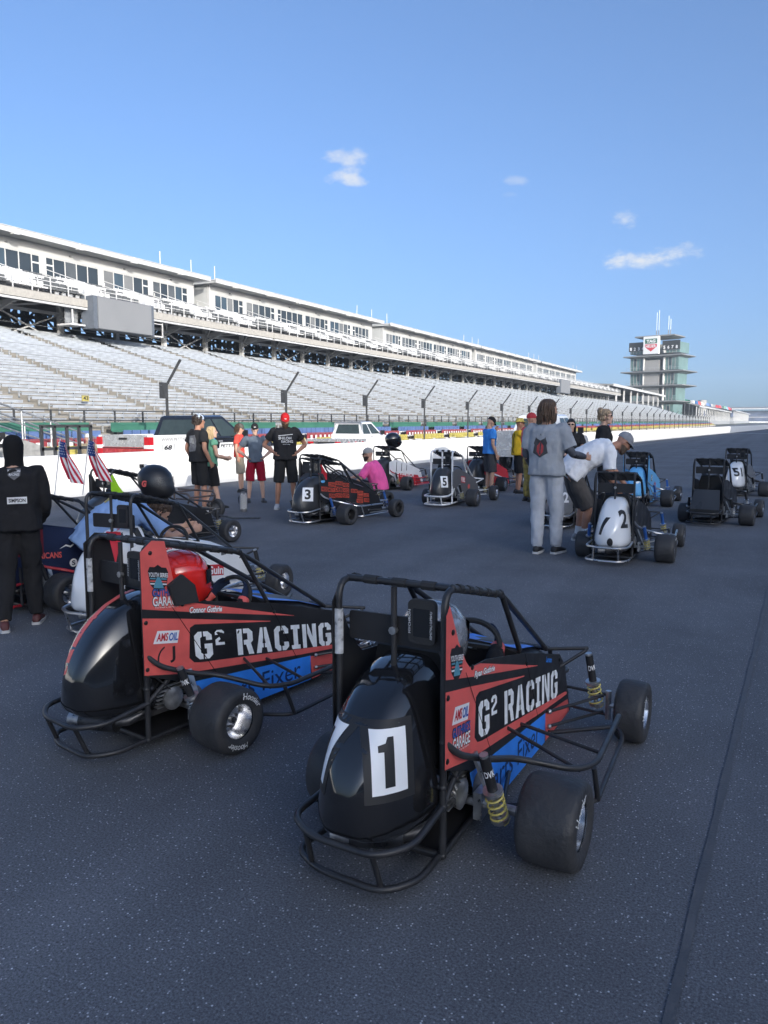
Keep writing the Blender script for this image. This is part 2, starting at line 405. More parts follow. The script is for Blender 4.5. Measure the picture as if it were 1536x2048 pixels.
# ---------------------------------------------------------------- lower grandstand
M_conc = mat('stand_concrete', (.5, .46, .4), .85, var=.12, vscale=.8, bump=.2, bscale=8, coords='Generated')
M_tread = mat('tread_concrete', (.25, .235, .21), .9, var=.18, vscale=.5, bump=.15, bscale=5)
M_alu = mat('bench_aluminium', (.49, .52, .56), .42, .3, .22, 1.6)
M_rail = mat('stand_rail_steel', (.5, .51, .52), .5, .3)
ROWS, FX, FZ, DX, DZ = 34, -26.2, 1.0, .65, .196
SEC, AIS, SY0 = 6.6, 1.0, 3.2
NSEC = 50
def lower_stand():
    root = empty('grandstand', (FX, 0, -.45)); tag(root, 'long lower grandstand of silver bench rows along the pit lane', 'grandstand')
    off = V((-FX, 0, .45))
    y0, y1 = SY0-2*SEC, SY0+NSEC*SEC
    prof = [(FX+.6, -.45), (FX+.6, FZ-.05)]
    x, z = FX+.6, FZ-.05
    for k in range(ROWS):
        prof += [(x, z+(DZ if k else .05)), ]
        z = prof[-1][1]; x -= DX; prof.append((x, z))
    prof += [(x-1.2, z), (x-1.2, z-.4), (x-.4, z-.6), (FX-2, -.45)]
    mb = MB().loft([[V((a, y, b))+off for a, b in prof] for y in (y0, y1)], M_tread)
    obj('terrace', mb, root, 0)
    def bench():
        m = MB(); W_ = SEC-AIS
        m.box((0, 0, .0), (.25, W_, .045), M_alu)
        m.box((.1, 0, -.06), (.02, W_, .07), M_alu)
        for q in (-W_*.42, -W_*.14, W_*.14, W_*.42): m.box((-.02, q, -.2), (.06, .06, .36), M_rail)
        return m
    far = MB()
    for s in range(-2, NSEC):
        yc = SY0+s*SEC+AIS+(SEC-AIS)/2
        for k in range(ROWS):
            p = V((FX+.6-DX*k-.45, yc, FZ+DZ*k+.42))+off
            if 2 <= s <= 9: o = obj('bench', bench, root, 0, key='bench'); o.location = p
            else:
                far.box(p, (.27, SEC-AIS, .05), M_alu); far.box(p+V((.1, 0, -.06)), (.02, SEC-AIS, .07), M_alu)
                if s < 26:
                    for q in (-2.1, 0, 2.1): far.box(p+V((-.02, q, -.2)), (.06, .06, .36), M_rail)
    o = obj('bench_rows', far, root, 0); tag(o, kind='stuff')
    # front rail
    mb = MB(); X = FX+.62+.05
    for z in (FZ+.55, FZ+.95): mb.bar(V((X, y0, z))+off, V((X, y1, z))+off, .05, .05, M_steel_d)
    for k in range(int((y1-y0)/1.65)):
        mb.box(V((X, y0+k*1.65, FZ+.45))+off, (.06, .06, 1.0), M_steel_d)
    o = obj('front_rail', mb, root, 0)
    mb = MB(); bz = FZ+DZ*(ROWS-1); bx = FX+.6-DX*ROWS-.6
    for z in (.5, .95): mb.bar(V((bx, y0, bz+z))+off, V((bx, y1, bz+z))+off, .06, .06, M_rail)
    obj('back_rail', mb, root, 0)
    # small yellow row number board among the benches
    k = 5; obj('row_sign', MB().box(V((FX+.6-DX*k, 26.1, FZ+DZ*k+.6))+off, (.04, .4, .28), mat('sign_yellow', (.4, .34, .1), .6)), root, 0)
    t = MB(); put_text(t, '43', lambda u, v: V((FX+.6-DX*k+.03, 26.25-.3*(1-u), FZ+DZ*k+.51+.18*v))+off, mat('sign_black', (.02, .02, .02), .6)); obj('row_number', t, root, 0)
    return root
lower_stand()
# the coloured box seats in front of the concrete parapet
def box_seats():
    cols = [('green', (.05, .17, .12), 1.22, -25.0), ('blue', (.1, .16, .33), .95, -24.35), ('red', (.3, .05, .06), .68, -23.7), ('yellow', (.45, .38, .1), .42, -23.05)]
    y0, y1 = SY0-2*SEC, SY0+NSEC*SEC
    mbw = MB(); prof = [(-22.6, -.45), (-22.6, .0), (-23.4, .0), (-23.4, .26), (-24.05, .26), (-24.05, .53), (-24.7, .53), (-24.7, .82), (-25.55, .82), (-25.55, -.45)]
    root = empty('box_seating', (-24, 0, -.45)); off = V((24, 0, .45))
    tag(root, 'low terrace of green, blue, red and yellow seat rows below the benches', 'seating')
    mbw.loft([[V((a, y, b))+off for a, b in prof] for y in (y0, y1)], M_conc); obj('terrace', mbw, root, 0)
    for name, c, z, x in cols:
        m = mat('seat_'+name, c, .5, var=.2, vscale=.7)
        mw = mat('seat_white', (.72, .72, .72), .5)
        for s in range(-1, NSEC):
            a, b = SY0+s*SEC+AIS+.1, SY0+(s+1)*SEC-.1
            if s <= 12:
                def f(name=name, m=m):
                    q = MB(); Ln = SEC-AIS-.2
                    if name in ('green',):
                        q.box((-.2, Ln/2, .12), (.05, Ln, .36), m); q.box((.05, Ln/2, -.08), (.4, Ln, .05), m)
                    else:
                        n = 11
                        for k in range(n):
                            yy = Ln*(k+.5)/n
                            q.box((-.18, yy, .08), (.05, Ln/n*.86, .34), m); q.box((.02, yy, -.1), (.36, Ln/n*.86, .05), m if k % 5 else mw)
                            if name == 'red': q.box((-.02, yy, .02), (.04, Ln/n*.3, .2), mw)
                        q.box((-.02, Ln/2, -.16), (.06, Ln, .06), M_rail)
                    return q
                o = obj('seat_row', f, root, 0, key='srow'+name); o.location = V((x, a, z-.06))+off
        mb = MB()
        for s in range(13, NSEC):
            a, b = SY0+s*SEC+AIS+.1, SY0+(s+1)*SEC-.1
            mb.box(V((x-.2, (a+b)/2, z+.05))+off, (.05, b-a, .36), m); mb.box(V((x, (a+b)/2, z-.14))+off, (.4, b-a, .05), m)
        o = obj('seat_rows', mb, root, 0); tag(o, kind='stuff')
box_seats()
# stair rails of the access ramp at the left edge
def ramp():
    root = empty('access_ramp', (-22.9, 15.0, -.3)); tag(root, 'grey concrete access stair with pale handrails at the left edge', 'stairs')
    mb = MB().prism([(-7, 1.9), (-1.6, 1.9), (4.2, .15), (4.2, 0), (-7, 0)], lambda a, b: V((0, a+2.2, b)), (-.25, 0, 0), mat('ramp_concrete', (.3, .3, .29), .9, var=.15, bump=.2))
    obj('ramp_wall', mb, root, 0)
    for dx in (.05, -1.3):
        mb = MB()
        for h in (.5, .95): mb.tube([(dx, -4.5, 1.9+h), (dx, .6, 1.9+h), (dx, 6.4, .15+h)], .03, M_galv, 6)
        for t in range(6):
            y = .6+5.8*t/5; z = 1.9-1.75*t/5; mb.tube([(dx, y, z), (dx, y, z+.95)], .028, M_galv, 6)
        for t in range(4): mb.tube([(dx, -4.5+t*1.4, 1.9), (dx, -4.5+t*1.4, 2.85)], .028, M_galv, 6)
        obj('handrail', mb, root)
ramp()

# ---------------------------------------------------------------- suites and upper decks
M_suite = mat('suite_white_cladding', (.5, .5, .5), .55, var=.05, vscale=.6)
M_suite_s = mat('suite_grey_side', (.45, .46, .46), .6, var=.06, vscale=.6)
M_glass = mat('suite_glass', (.035, .045, .055), .08, 0, .1, .4, spec=.6)
M_frame = mat('window_frame_white', (.55, .55, .55), .5)
M_seatw = mat('deck_seat_white', (.62, .62, .62), .5, var=.06)
M_seatg = mat('deck_seat_grey', (.1, .105, .11), .55, var=.1)
M_deck = mat('deck_concrete', (.22, .21, .2), .85, var=.12, vscale=.7)
M_col = mat('column_grey_paint', (.42, .42, .42), .6, var=.12, vscale=1)
M_truss = mat('truss_dark_steel', (.19, .195, .21), .7, var=.2)
GLS = [M_glass, M_glass, mat('suite_glass_grey', (.09, .1, .11), .1, 0, .3, .5), mat('suite_glass_blind', (.17, .175, .18), .15, 0, .2, .6), mat('suite_glass_blue', (.05, .075, .1), .07, 0, .2, .4)]
WX, RX = -51.5, -50.0
BAY = 5.8
SUITES = [(60.4-8*BAY, 60.4, 'nearest, left end of the row'), (62.7, 62.7+6*BAY, 'second from the left, beside the first gap'), (101.0, 101+6.2*BAY, 'third in the receding row'), (139, 139+6.6*BAY, 'fourth in the receding row'), (180, 180+6.8*BAY, 'farthest, before the tower')]
def suite(y0, y1, where, si):
    root = empty('suite_building', (WX, y0, 0)); off = V((-WX, -y0, 0))
    tag(root, f'flat roofed white glass fronted suite building, {where}', 'building', 'suite buildings above the stands')
    nb = max(1, round((y1-y0)/BAY)); bay = (y1-y0)/nb
    zs, zt, ztop = 12.0, 14.22, 15.06
    o = lambda *p: V(p)+off
    core = MB().box(o(WX-3.5, (y0+y1)/2, 13.4), (6.4, y1-y0, 3.3), M_suite_s)
    obj('wall_core', core, root, 0)
    obj('upper_wall', MB().box(o(WX-.1, (y0+y1)/2, (zt+ztop)/2), (.3, y1-y0-.01, ztop-zt), M_suite), root, 0)
    obj('sill_wall', MB().box(o(WX-.1, (y0+y1)/2, 11.75), (.3, y1-y0-.02, .5), M_suite), root, 0)
    for k in range(nb+1):
        w = .55 if 0 < k < nb else .9
        yy = min(max(y0+k*bay, y0+w/2), y1-w/2)
        obj('pillar', MB().box(o(WX-.1, yy, (zs+zt)/2), (.304, w, zt-zs-.002), M_suite), root, 0)
    for k in range(nb):
        a = y0+k*bay+(.275 if k else .9); b = y0+(k+1)*bay-(.275 if k < nb-1 else .9)
        door = .72; flip = (k % 3 == 2)
        ya, yb = (a, b-door) if not flip else (a+door, b)
        w = (yb-ya)/4
        fr = MB()
        edges = [ya+w*i for i in range(5)]
        for e in edges: fr.box(o(WX-.03, e, (zs+zt)/2), (.1, .07, zt-zs), M_frame)
        d0, d1 = (yb, b) if not flip else (a, ya)
        fr.box(o(WX-.03, d1 if not flip else d0, (zs+zt)/2), (.12, .08, zt-zs), M_frame)
        fr.box(o(WX-.031, (d0+d1)/2, zt-.62), (.1, d1-d0, .12), M_frame)
        for zz in (zs+.03, zt-.03): fr.box(o(WX-.035, (a+b)/2, zz), (.1, b-a, .08), M_frame)
        f = obj('window', fr, root, 0)
        for i in range(4):
            obj('pane', MB().box(o(WX-.04, edges[i]+w/2, (zs+zt)/2), (.03, w, zt-zs), random.choice(GLS)), f, 0)
        obj('pane', MB().box(o(WX-.041, (d0+d1)/2, (zs+zt)/2), (.03, d1-d0, zt-zs), M_glass), f, 0)
        obj('wall_lamp', MB().box(o(WX+.1, a+bay*.4, ztop-.42), (.14, .16, .1), M_truss), root, 0)
    rf = MB().box(o((RX+WX-7.4)/2, (y0+y1)/2+.0, 15.32), (RX-WX+7.4, y1-y0+1.4, .1), M_suite)
    rf.box(o((RX+WX-7.4)/2-.12, (y0+y1)/2, 15.17), (RX-WX+7.2, y1-y0+1.2, .2), M_suite_s)
    roof = obj('roof', rf, root, 0)
    obj('fascia', MB().box(o(RX+.02, (y0+y1)/2, 15.22), (.12, y1-y0+1.5, .42), M_suite).box(o(RX+.04, (y0+y1)/2, 15.41), (.2, y1-y0+1.52, .05), M_suite), roof, 0)
    for k in range(int((y1-y0)/5.8)):
        yy = y0+2.2+k*5.8
        obj('light_fitting', MB().box(o(RX+.12, yy, 14.98), (.34, .5, .16), M_suite).box(o(RX+.06, yy, 15.2), (.3, .1, .4), M_suite), roof, 0)
    for yy in (y1-.6, y0+.6, y1-4.8):
        obj('roof_mast', MB().tube([o(RX-1.2, yy, 15.3), o(RX-1.2, yy, 16.9)], .05, M_suite, 6), roof)
    return root
def deck(y0, y1, where, si, gap):
    """raked seating in front of the suites with its steel"""
    root = empty('seating_deck', (-47, y0, 7.0)); off = V((47, -y0, -7.0))
    tag(root, f'raked upper seating deck on steel columns, {where}', 'seating deck', 'upper seating decks')
    o = lambda *p: V(p)+off
    y1e = y1+gap
    rows, fx, fz, dx, dz = 6, -44.2, 9.75, 1.12, .35
    prof = [(fx+.35, fz-.1), (fx+.35, fz+.25)]; x = fx+.35; z = fz+.25
    for k in range(rows):
        x -= dx; prof += [(x, z), (x, z+dz)]; z += dz
    prof += [(WX+.06, z), (WX+.06, z-.45), (fx-.6, fz-.25)]
    obj('deck_slab', MB().loft([[o(a, y, b) for a, b in prof] for y in (y0, y1e)], M_deck), root, 0)
    obj('edge_beam', MB().box(o(fx+.42, (y0+y1e)/2, fz-.06), (.14, y1e-y0-.02, .5), mat('edge_beam_tan', (.36, .34, .31), .7)).box(o(fx+.36, (y0+y1e)/2, fz-.42), (.2, y1e-y0-.3, .14), M_suite), root, 0)
    # columns and braces
    nc = max(1, round((y1e-y0)/5.45)); sp = (y1e-y0)/nc
    zc = 7.2
    for k in range(nc+1):
        yy = y0+k*sp
        if k == nc and si < 4: continue
        light = (k % 7 == 0)
        cl = obj('column', MB().box(o(-47.6, yy, (zc+9.9)/2), (.34, .34, 9.9-zc), M_frame if light else M_col), root, 0)
        obj('bracket', MB().bar(o(-47.5, yy, 9.35), o(-44.6, yy, 9.6), .2, .26, M_col).bar(o(-47.5, yy, 8.8), o(-45.6, yy, 9.5), .14, .16, M_col), root, 0)
        obj('back_column', MB().box(o(-56.5, yy, 9.6), (.36, .36, 5.6), M_truss).bar(o(-47.6, yy, 9.55), o(-56.5, yy, 11.2), .2, .3, M_truss).bar(o(-50, yy, 7.4), o(-56.4, yy, 11), .14, .14, M_truss).bar(o(-52, yy, 11), o(-56.4, yy, 7.4), .14, .14, M_truss), root, 0)
        if k < nc:
            if k % 3 == 1: obj('cross_brace', MB().bar(o(-47.6, yy+.2, zc), o(-47.6, yy+sp-.2, 9.2), .1, .1, M_col).bar(o(-47.66, yy+.2, 9.2), o(-47.66, yy+sp-.2, zc), .1, .1, M_col), root, 0)
            b = MB()
            b.bar(o(-47.55, yy, 9.3), o(-47.55, yy+sp, 9.3), .16, .22, M_col)
            b.bar(o(-47.3, yy, 9.25), o(-44.7, yy+sp*.5, 9.62), .1, .12, M_col); b.bar(o(-47.3, yy+sp, 9.25), o(-44.7, yy+sp*.5, 9.62), .1, .12, M_col)
            for xx, zz in ((-50, 10.2), (-52.5, 10.8), (-55, 10.9)): b.bar(o(xx, yy, zz), o(xx, yy+sp, zz), .16, .3, M_truss)
            for t in range(3):
                b.bar(o(-49.5, yy+sp*t/3, 10.1), o(-54.8, yy+sp*(t+1)/3, 10.9), .09, .09, M_truss)
                b.bar(o(-56.5, yy+sp*t/3, 9.3), o(-56.5, yy+sp*(t+1)/3, 11.0), .16, .16, M_truss); b.bar(o(-56.55, yy+sp*t/3, 11.0), o(-56.55, yy+sp*(t+1)/3, 9.3), .16, .16, M_truss); b.box(o(-57.0, yy+sp*(t+.5)/3, 10.2), (.06, sp*.16, 1.9), M_truss)
                b.bar(o(-53, yy+sp*(t+.3)/3, 7.3), o(-53, yy+sp*(t+.3)/3, 10.4), .16, .16, M_truss)
            b.bar(o(-56.5, yy, 9.2), o(-56.5, yy+sp, 9.2), .2, .35, M_truss); b.bar(o(-56.5, yy, 10.2), o(-56.5, yy+sp, 10.2), .2, .3, M_truss)
            b.bar(o(-53, yy, 8.7), o(-53, yy+sp, 8.7), .1, .4, M_truss); b.bar(o(-49.4, yy, 8.2), o(-49.4, yy+sp, 8.2), .05, .05, M_rail); b.bar(o(-49.4, yy, 7.9), o(-49.4, yy+sp, 7.9), .05, .05, M_rail)
            obj('beam_set', b, root, 0)
    obj('back_panel', MB().box(o(-57.2, (y0+y1e)/2, 11.45), (.1, y1e-y0, .9), M_truss).box(o(-57.2, (y0+y1e)/2, 8.3), (.1, y1e-y0, 2.3), M_truss), root, 0)
    obj('deck_underside', MB().box(o(-52, (y0+y1e)/2, 11.5), (9.4, y1e-y0-.1, .12), M_truss), root, 0)
    obj('concourse_floor', MB().box(o(-53.2, (y0+y1e)/2, 7.15), (8.6, y1e-y0, .3), M_truss), root, 0)
    # seats
    stuff = MB(); pitch = .58
    def seat(m):
        q = MB(); q.box((-.2, 0, .56), (.08, .47, .5), m); q.box((.05, 0, .36), (.46, .5, .1), m); q.box((0, 0, .15), (.08, .3, .3), M_rail); return q
    n = int((y1e-y0)/pitch)
    for k in range(rows):
        xx = fx+.35-dx*(k+.5)+.05; zz = fz+.25+dz*k
        for i in range(n):
            yy = y0+(i+.5)*pitch; ph = ((yy-y0)/BAY+.02) % 1.0
            hi = k >= 3
            if hi and ph > .86 or (not hi and .38 < ph < .46): continue
            wht = (ph < .56) if hi else (ph > .48)
            if k in (2,) and ph < .2: wht = True
            m = M_seatw if wht else M_seatg
            p = o(xx, yy, zz)
            if 38 < yy < 58: s = obj('seat', (lambda m=m: seat(m)), root, 0, key='seat'+m.name); s.location = p
            else:
                stuff.box(p+V((-.2, 0, .56)), (.08, .47, .5), m); stuff.box(p+V((.05, 0, .36)), (.46, .5, .1), m)
    tag(obj('seats', stuff, root, 0), kind='stuff')
    # rails
    rl = MB()
    for h in (.55, .82, 1.08): rl.bar(o(fx+.3, y0, fz+.2+h), o(fx+.3, y1e, fz+.2+h), .045, .045, M_frame)
    for i in range(int((y1e-y0)/1.45)+1): rl.box(o(fx+.3, y0+i*1.45, fz+.2+.54), (.06, .06, 1.08), M_frame)
    obj('front_rail', rl, root, 0)
    for i in range(int((y1e-y0)/BAY)+1):
        yy = y0+i*BAY+BAY*.9
        if yy > y1e: break
        a = MB()
        for h in (.95, .55): a.tube([o(fx-.2, yy, fz+.3+h), o(fx-dx*rows+.2, yy, fz+.3+dz*rows+h)], .035, M_frame, 5)
        for t in range(5): a.tube([o(fx-.2-dx*rows*t/4.4, yy, fz+.2+dz*rows*t/4.4), o(fx-.2-dx*rows*t/4.4, yy, fz+1.25+dz*rows*t/4.4)], .03, M_frame, 5)
        obj('aisle_rail', a, root)
    return root
for i, (a, b, w) in enumerate(SUITES):
    suite(a, b, w, i)
    nxt = SUITES[i+1][0] if i < 4 else b+26
    deck(a, b, w, i, nxt-b-.03)
def screen():
    root = empty('video_screen', (-43.5, 43, 8)); o = lambda *p: V(p)-V((-43.5, 43, 8))
    tag(root, 'large blank grey video screen hung below the upper deck', 'screen')
    obj('screen_face', MB().box(o(-43.1, 43.05, 9.12), (.06, 5.2, 2.18), mat('screen_grey', (.2, .205, .215), .55, var=.04, vscale=.5)), root, 0)
    obj('screen_case', MB().box(o(-43.75, 43.05, 9.12), (1.2, 5.9, 2.26), mat('screen_case', (.1, .115, .14), .5)), root, 0)
    obj('service_platform', MB().box(o(-44.6, 39.4, 8.2), (1.4, 1.2, .12), M_frame).box(o(-44.6, 39.4, 9.1), (.08, 1.1, 1.7), M_galv).tube([o(-44, 39, 8.2), o(-44, 39, 9.8), o(-44.6, 39.3, 10.1)], .06, M_frame, 6), root, 0)
    obj('access_platform', MB().box(o(-44.6, 47, 8.15), (1.2, 1.8, .1), M_frame).bar(o(-44, 46.2, 8.2), o(-44, 46.2, 9.6), .07, .07, M_frame).bar(o(-44, 47.8, 8.2), o(-44, 47.8, 9.6), .07, .07, M_frame).bar(o(-44, 46.2, 9.1), o(-44, 47.8, 9.1), .06, .06, M_frame), root, 0)
screen()
def screen2():
    root = empty('video_screen', (-44, 176, 8)); tag(root, 'small far grey video screen under the receding deck', 'screen')
    obj('screen_face', MB().box((.5, 0, 1.3), (.06, 8.4, 2.8), mat('screen_grey', (.2, .205, .215))), root, 0)
    obj('screen_case', MB().box((0, 0, 1.3), (.9, 9, 3), mat('screen_case', (.1, .115, .14))), root, 0)
screen2()
# ---------------------------------------------------------------- the stand behind the camera whose evening shadow covers the track
def outer_stand():
    ang = math.atan2(WB.x-WA.x, WB.y-WA.y)
    root = empty('grandstand', (20, 0, -.45)); root.rotation_euler = (0, 0, -ang)
    tag(root, 'tall raked grandstand on the outside of the track, shading it', 'grandstand')
    M_os = mat('outer_stand_concrete', (.42, .41, .4), .85, var=.1, vscale=.3); M_seat = mat('outer_stand_seat', (.35, .36, .38), .6)
    for (y0, y1, top) in ((-120, 82, 14.05), (82.2, 420, 16.6)):
        n = 26; prof = [(3.0, -.05), (3.0, 2.0)]; x, z = 3.0, 2.0
        for k in range(n): x += 16/n; prof.append((x, z)); z += (top-2)/n; prof.append((x, z))
        prof += [(x+1.2, z), (x+1.2, z-.5), (4.5, -.05)]
        obj('terrace', MB().loft([[V((a, y, b+.45)) for a, b in prof] for y in (y0, y1)], M_os), root, 0)
        s = MB(); x, z = 3.0, 2.0
        for k in range(n): s.box((x+.4, (y0+y1)/2, z+.9), (.28, y1-y0-1, .05), M_seat); x += 16/n; z += (top-2)/n
        tag(obj('bench_rows', s, root, 0), kind='stuff')
        for k in range(int((y1-y0)/9)): obj('back_column', MB().box((20.5, y0+4+9*k, (top)/2), (.4, .4, top), M_col), root, 0)
    w = MB().box((.9, 150, .95), (.35, 540, 1.1), M_wall); obj('outer_wall', w, root, 0)
outer_stand()
# ---------------------------------------------------------------- tower
M_pc = mat('tower_concrete', (.32, .31, .3), .75, var=.08, vscale=.1)
M_ps = mat('tower_canopy', (.2, .2, .2), .6, var=.08, vscale=.1)
M_pg = mat('tower_green_glass', (.13, .21, .2), .2, 0, .15, .2, spec=.7)
M_pd = mat('tower_dark_glass', (.05, .07, .08), .12, 0, .15, .2)
M_blk = mat('sign_black', (.02, .02, .02), .6); M_sw = mat('sign_white', (.78, .78, .78), .6); M_sr = mat('sign_red', (.6, .03, .05), .5); M_sg = mat('sign_green', (.02, .12, .07), .5)
def tower():
    D = 400.; u = D/1547/math.cos(R(18))*1.0   # metres per photo pixel at the tower
    rz = R(-14)
    root = empty('pagoda_tower', (-.1345*D, D, -.45)); root.rotation_euler = (0, 0, rz)
    tag(root, 'tiered glass and concrete pagoda control tower with antennas', 'tower')
    k = .955
    Z = lambda y: (843-y)*D/1547*k+1.5+.45
    # local x right, y away from the viewer; floors by photo height
    def slab(y, w, d, t=.5, dx=0, name='canopy'):
        z = Z(y); m = MB()
        vs = [V((-w/2+dx, -d/2, z)), V((w/2+dx, -d/2, z)), V((w/2+dx, d/2, z)), V((-w/2+dx, d/2, z))]
        m.add([q for q in vs]+[V((q.x*.97, q.y*.97, z+t)) for q in vs]+[V((q.x*.72, q.y*.72, z-t*1.5)) for q in vs], [(0, 1, 5, 4), (1, 2, 6, 5), (2, 3, 7, 6), (3, 0, 4, 7), (4, 5, 6, 7), (0, 8, 9, 1), (1, 9, 10, 2), (2, 10, 11, 3), (3, 11, 8, 0), (8, 11, 10, 9)], m.mats and 0 or M_ps)
        s = obj(name, m, root, 0)
        return s
    obj('core', MB().box((0, 3, Z(700)/2), (8.6, 9, Z(700)), M_pc), root, 0)
    obj('core', MB().box((-.9, -5.6, (Z(725)+Z(855))/2), (7.4, 2.2, Z(725)-Z(855)), M_pc), root, 0)
    for i, (ya, yb, w) in enumerate([(803, 770, 22), (773, 746, 23), (744, 718, 23.5), (712, 692, 24), (855, 810, 20)]):
        za, zb = Z(ya), Z(yb)
        body = MB()
        for s in (-1, 1):
            body.box((s*(w/2-3.2), 0, (za+zb)/2), (6.4, 12, zb-za), M_pg)
        body.box((0, 4, (za+zb)/2), (w-2, 3, (zb-za)*.98), M_pc)
        fl = obj('glass_storey', body, root, 0)
        for s in (-1, 1):
            for q in range(4):
                obj('pane', MB().box((s*(w/2-3.2)+(q-1.5)*1.55, -6.06, (za+zb)/2+(zb-za)*.12), (1.2, .1, (zb-za)*.6), M_pd if (q+i) % 3 == 0 else M_pg), fl, 0)
                obj('mullion', MB().box((s*(w/2-3.2)+(q-2)*1.55+.0, -6.1, (za+zb)/2), (.18, .2, zb-za), M_pc), fl, 0)
            obj('column', MB().tube([(s*4.9, -6.4, za), (s*4.9, -6.4, zb)], .55, mat('tower_white_column', (.62, .6, .57), .6), 10), fl)
        rl = MB().box((0, -8.2, za+1.1), (w+2, .06, .08), M_galv)
        for q in range(12): rl.box((-w/2-1+q*(w+2)/11, -8.2, za+.55), (.07, .06, 1.1), M_galv)
        obj('balcony_rail', rl, fl, 0)
    slab(805, 26, 19, .5); slab(775, 30, 19, .5, .4); slab(748, 31, 19, .5); slab(718, 29, 18, .5)
    slab(680, 19.5, 14, .55, 0, 'roof_canopy')
    obj('side_block', MB().box((-9.5, 4, Z(765)), (8, 8, 10), M_pc), root, 0)
    for s in (-1, 1):
        fx = s*8.2
        b = obj('scoring_board', MB().box((fx, -6.7, Z(702)+1), (8.2, .8, 4.2), M_blk), root, 0)
        for i in range(4):
            ch = str(i+1 if s < 0 else i+5); t = MB()
            put_text(t, ch, lambda U, W_: V((fx-3.6+i*1.95+.95*U, -7.12, Z(705)+1.5*W_)), M_sw, .03); obj('digit', t, b, 0)
    sg = obj('sign_board', MB().box((-.6, -8.4, Z(697)), (7.4, 1.6, 8.2), M_sw), root, 0)
    o = lambda a, c: V((-.6+a, -9.23, Z(697)+c))
    t = MB().add([o(*p) for p in ((-2.9, .75), (2.9, .75), (2.9, 3.0), (-2.9, 3.0))], [(0, 1, 2, 3)], M_sg); obj('sign_panel', t, sg, 0)
    t = MB(); put_text(t, 'TAG', lambda a, b: o(-2.2+4.4*a, 1.1+1.5*b)-V((0, .03, 0)), M_sw, .05); obj('sign_lettering', t, sg, 0)
    t = MB().add([o(*p) for p in ((-2.9, .45), (2.9, .45), (2.9, -.75), (0, -3.0), (-2.9, -.75))], [(0, 1, 2, 3, 4)], M_sr); obj('sign_shield', t, sg, 0)
    t = MB(); put_text(t, 'HEUER', lambda a, b: o(-2.5+5*a, -1.15+1.3*b)-V((0, .03, 0)), M_sw, .03); obj('sign_lettering', t, sg, 0)
    for x, h in ((-1.8, 11.5), (-.7, 12.5), (4.0, 9.5), (5.0, 8)):
        obj('antenna', MB().tube([(x, 0, Z(678)), (x, 0, Z(678)+3)],   .2, M_ps, 6).tube([(x, 0, Z(678)+3), (x, 0, Z(678)+h)], .11, M_sw, 6), root)
tower()
# ---------------------------------------------------------------- far stands and flags
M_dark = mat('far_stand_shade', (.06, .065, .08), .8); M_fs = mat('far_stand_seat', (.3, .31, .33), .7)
def covered(name, label, x0, x1, y0, y1, zf, zb, roof_t, front_h, seatm, steps=10):
    root = empty(name, ((x0+x1)/2, y0, -.45)); tag(root, label, 'grandstand'); off = V((-(x0+x1)/2, -y0, .45)); o = lambda *p: V(p)+off
    st = MB(); n = steps
    prof = [(x1, -.45), (x1, front_h)]; x, z = x1, front_h; zt = zf-2.2
    for k in range(n): x -= (x1-x0)/n; prof.append((x, z)); z += max(.2, (zt-front_h)/n); prof.append((x, z))
    prof.append((x0, -.45))
    obj('terrace', st.loft([[o(a, y, b) for a, b in prof] for y in (y0, y1)], seatm), root, 0)
    obj('roof', MB().loft([[o(a, y, b) for a, b in ((x1+1, zf), (x1+1, zf+roof_t), (x0, zb+roof_t), (x0, zb))] for y in (y0, y1)], M_ps), root, 0)
    obj('roof_edge', MB().box(o(x1+1.1, (y0+y1)/2, zf+roof_t/2), (.3, y1-y0, roof_t+.3), M_suite), root, 0)
    obj('back_wall', MB().box(o(x0+.2, (y0+y1)/2, (zb)/2), (.3, y1-y0-.2, zb+.8), M_dark), root, 0)
    for k in range(int((y1-y0)/14)+1): obj('column', MB().box(o(x1-.5, min(y0+k*14, y1-.4), zf/2+front_h/2), (.5, .5, zf-front_h), M_frame), root, 0)
    return root
covered('covered_stand', 'dark roofed stand just left of the tower, behind the benches', -62, -47.8, 249, 372, 12.6, 13.4, .5, 8.0, M_dark)
covered('covered_stand', 'pale roofed stand to the right of the tower', -66, -40, 452, 760, 9.4, 17.5, .5, 2.0, M_fs)
covered('covered_stand', 'farthest low roofed stand along the straight', -62, -38, 790, 1180, 11.0, 17.0, .6, 2.0, M_fs)
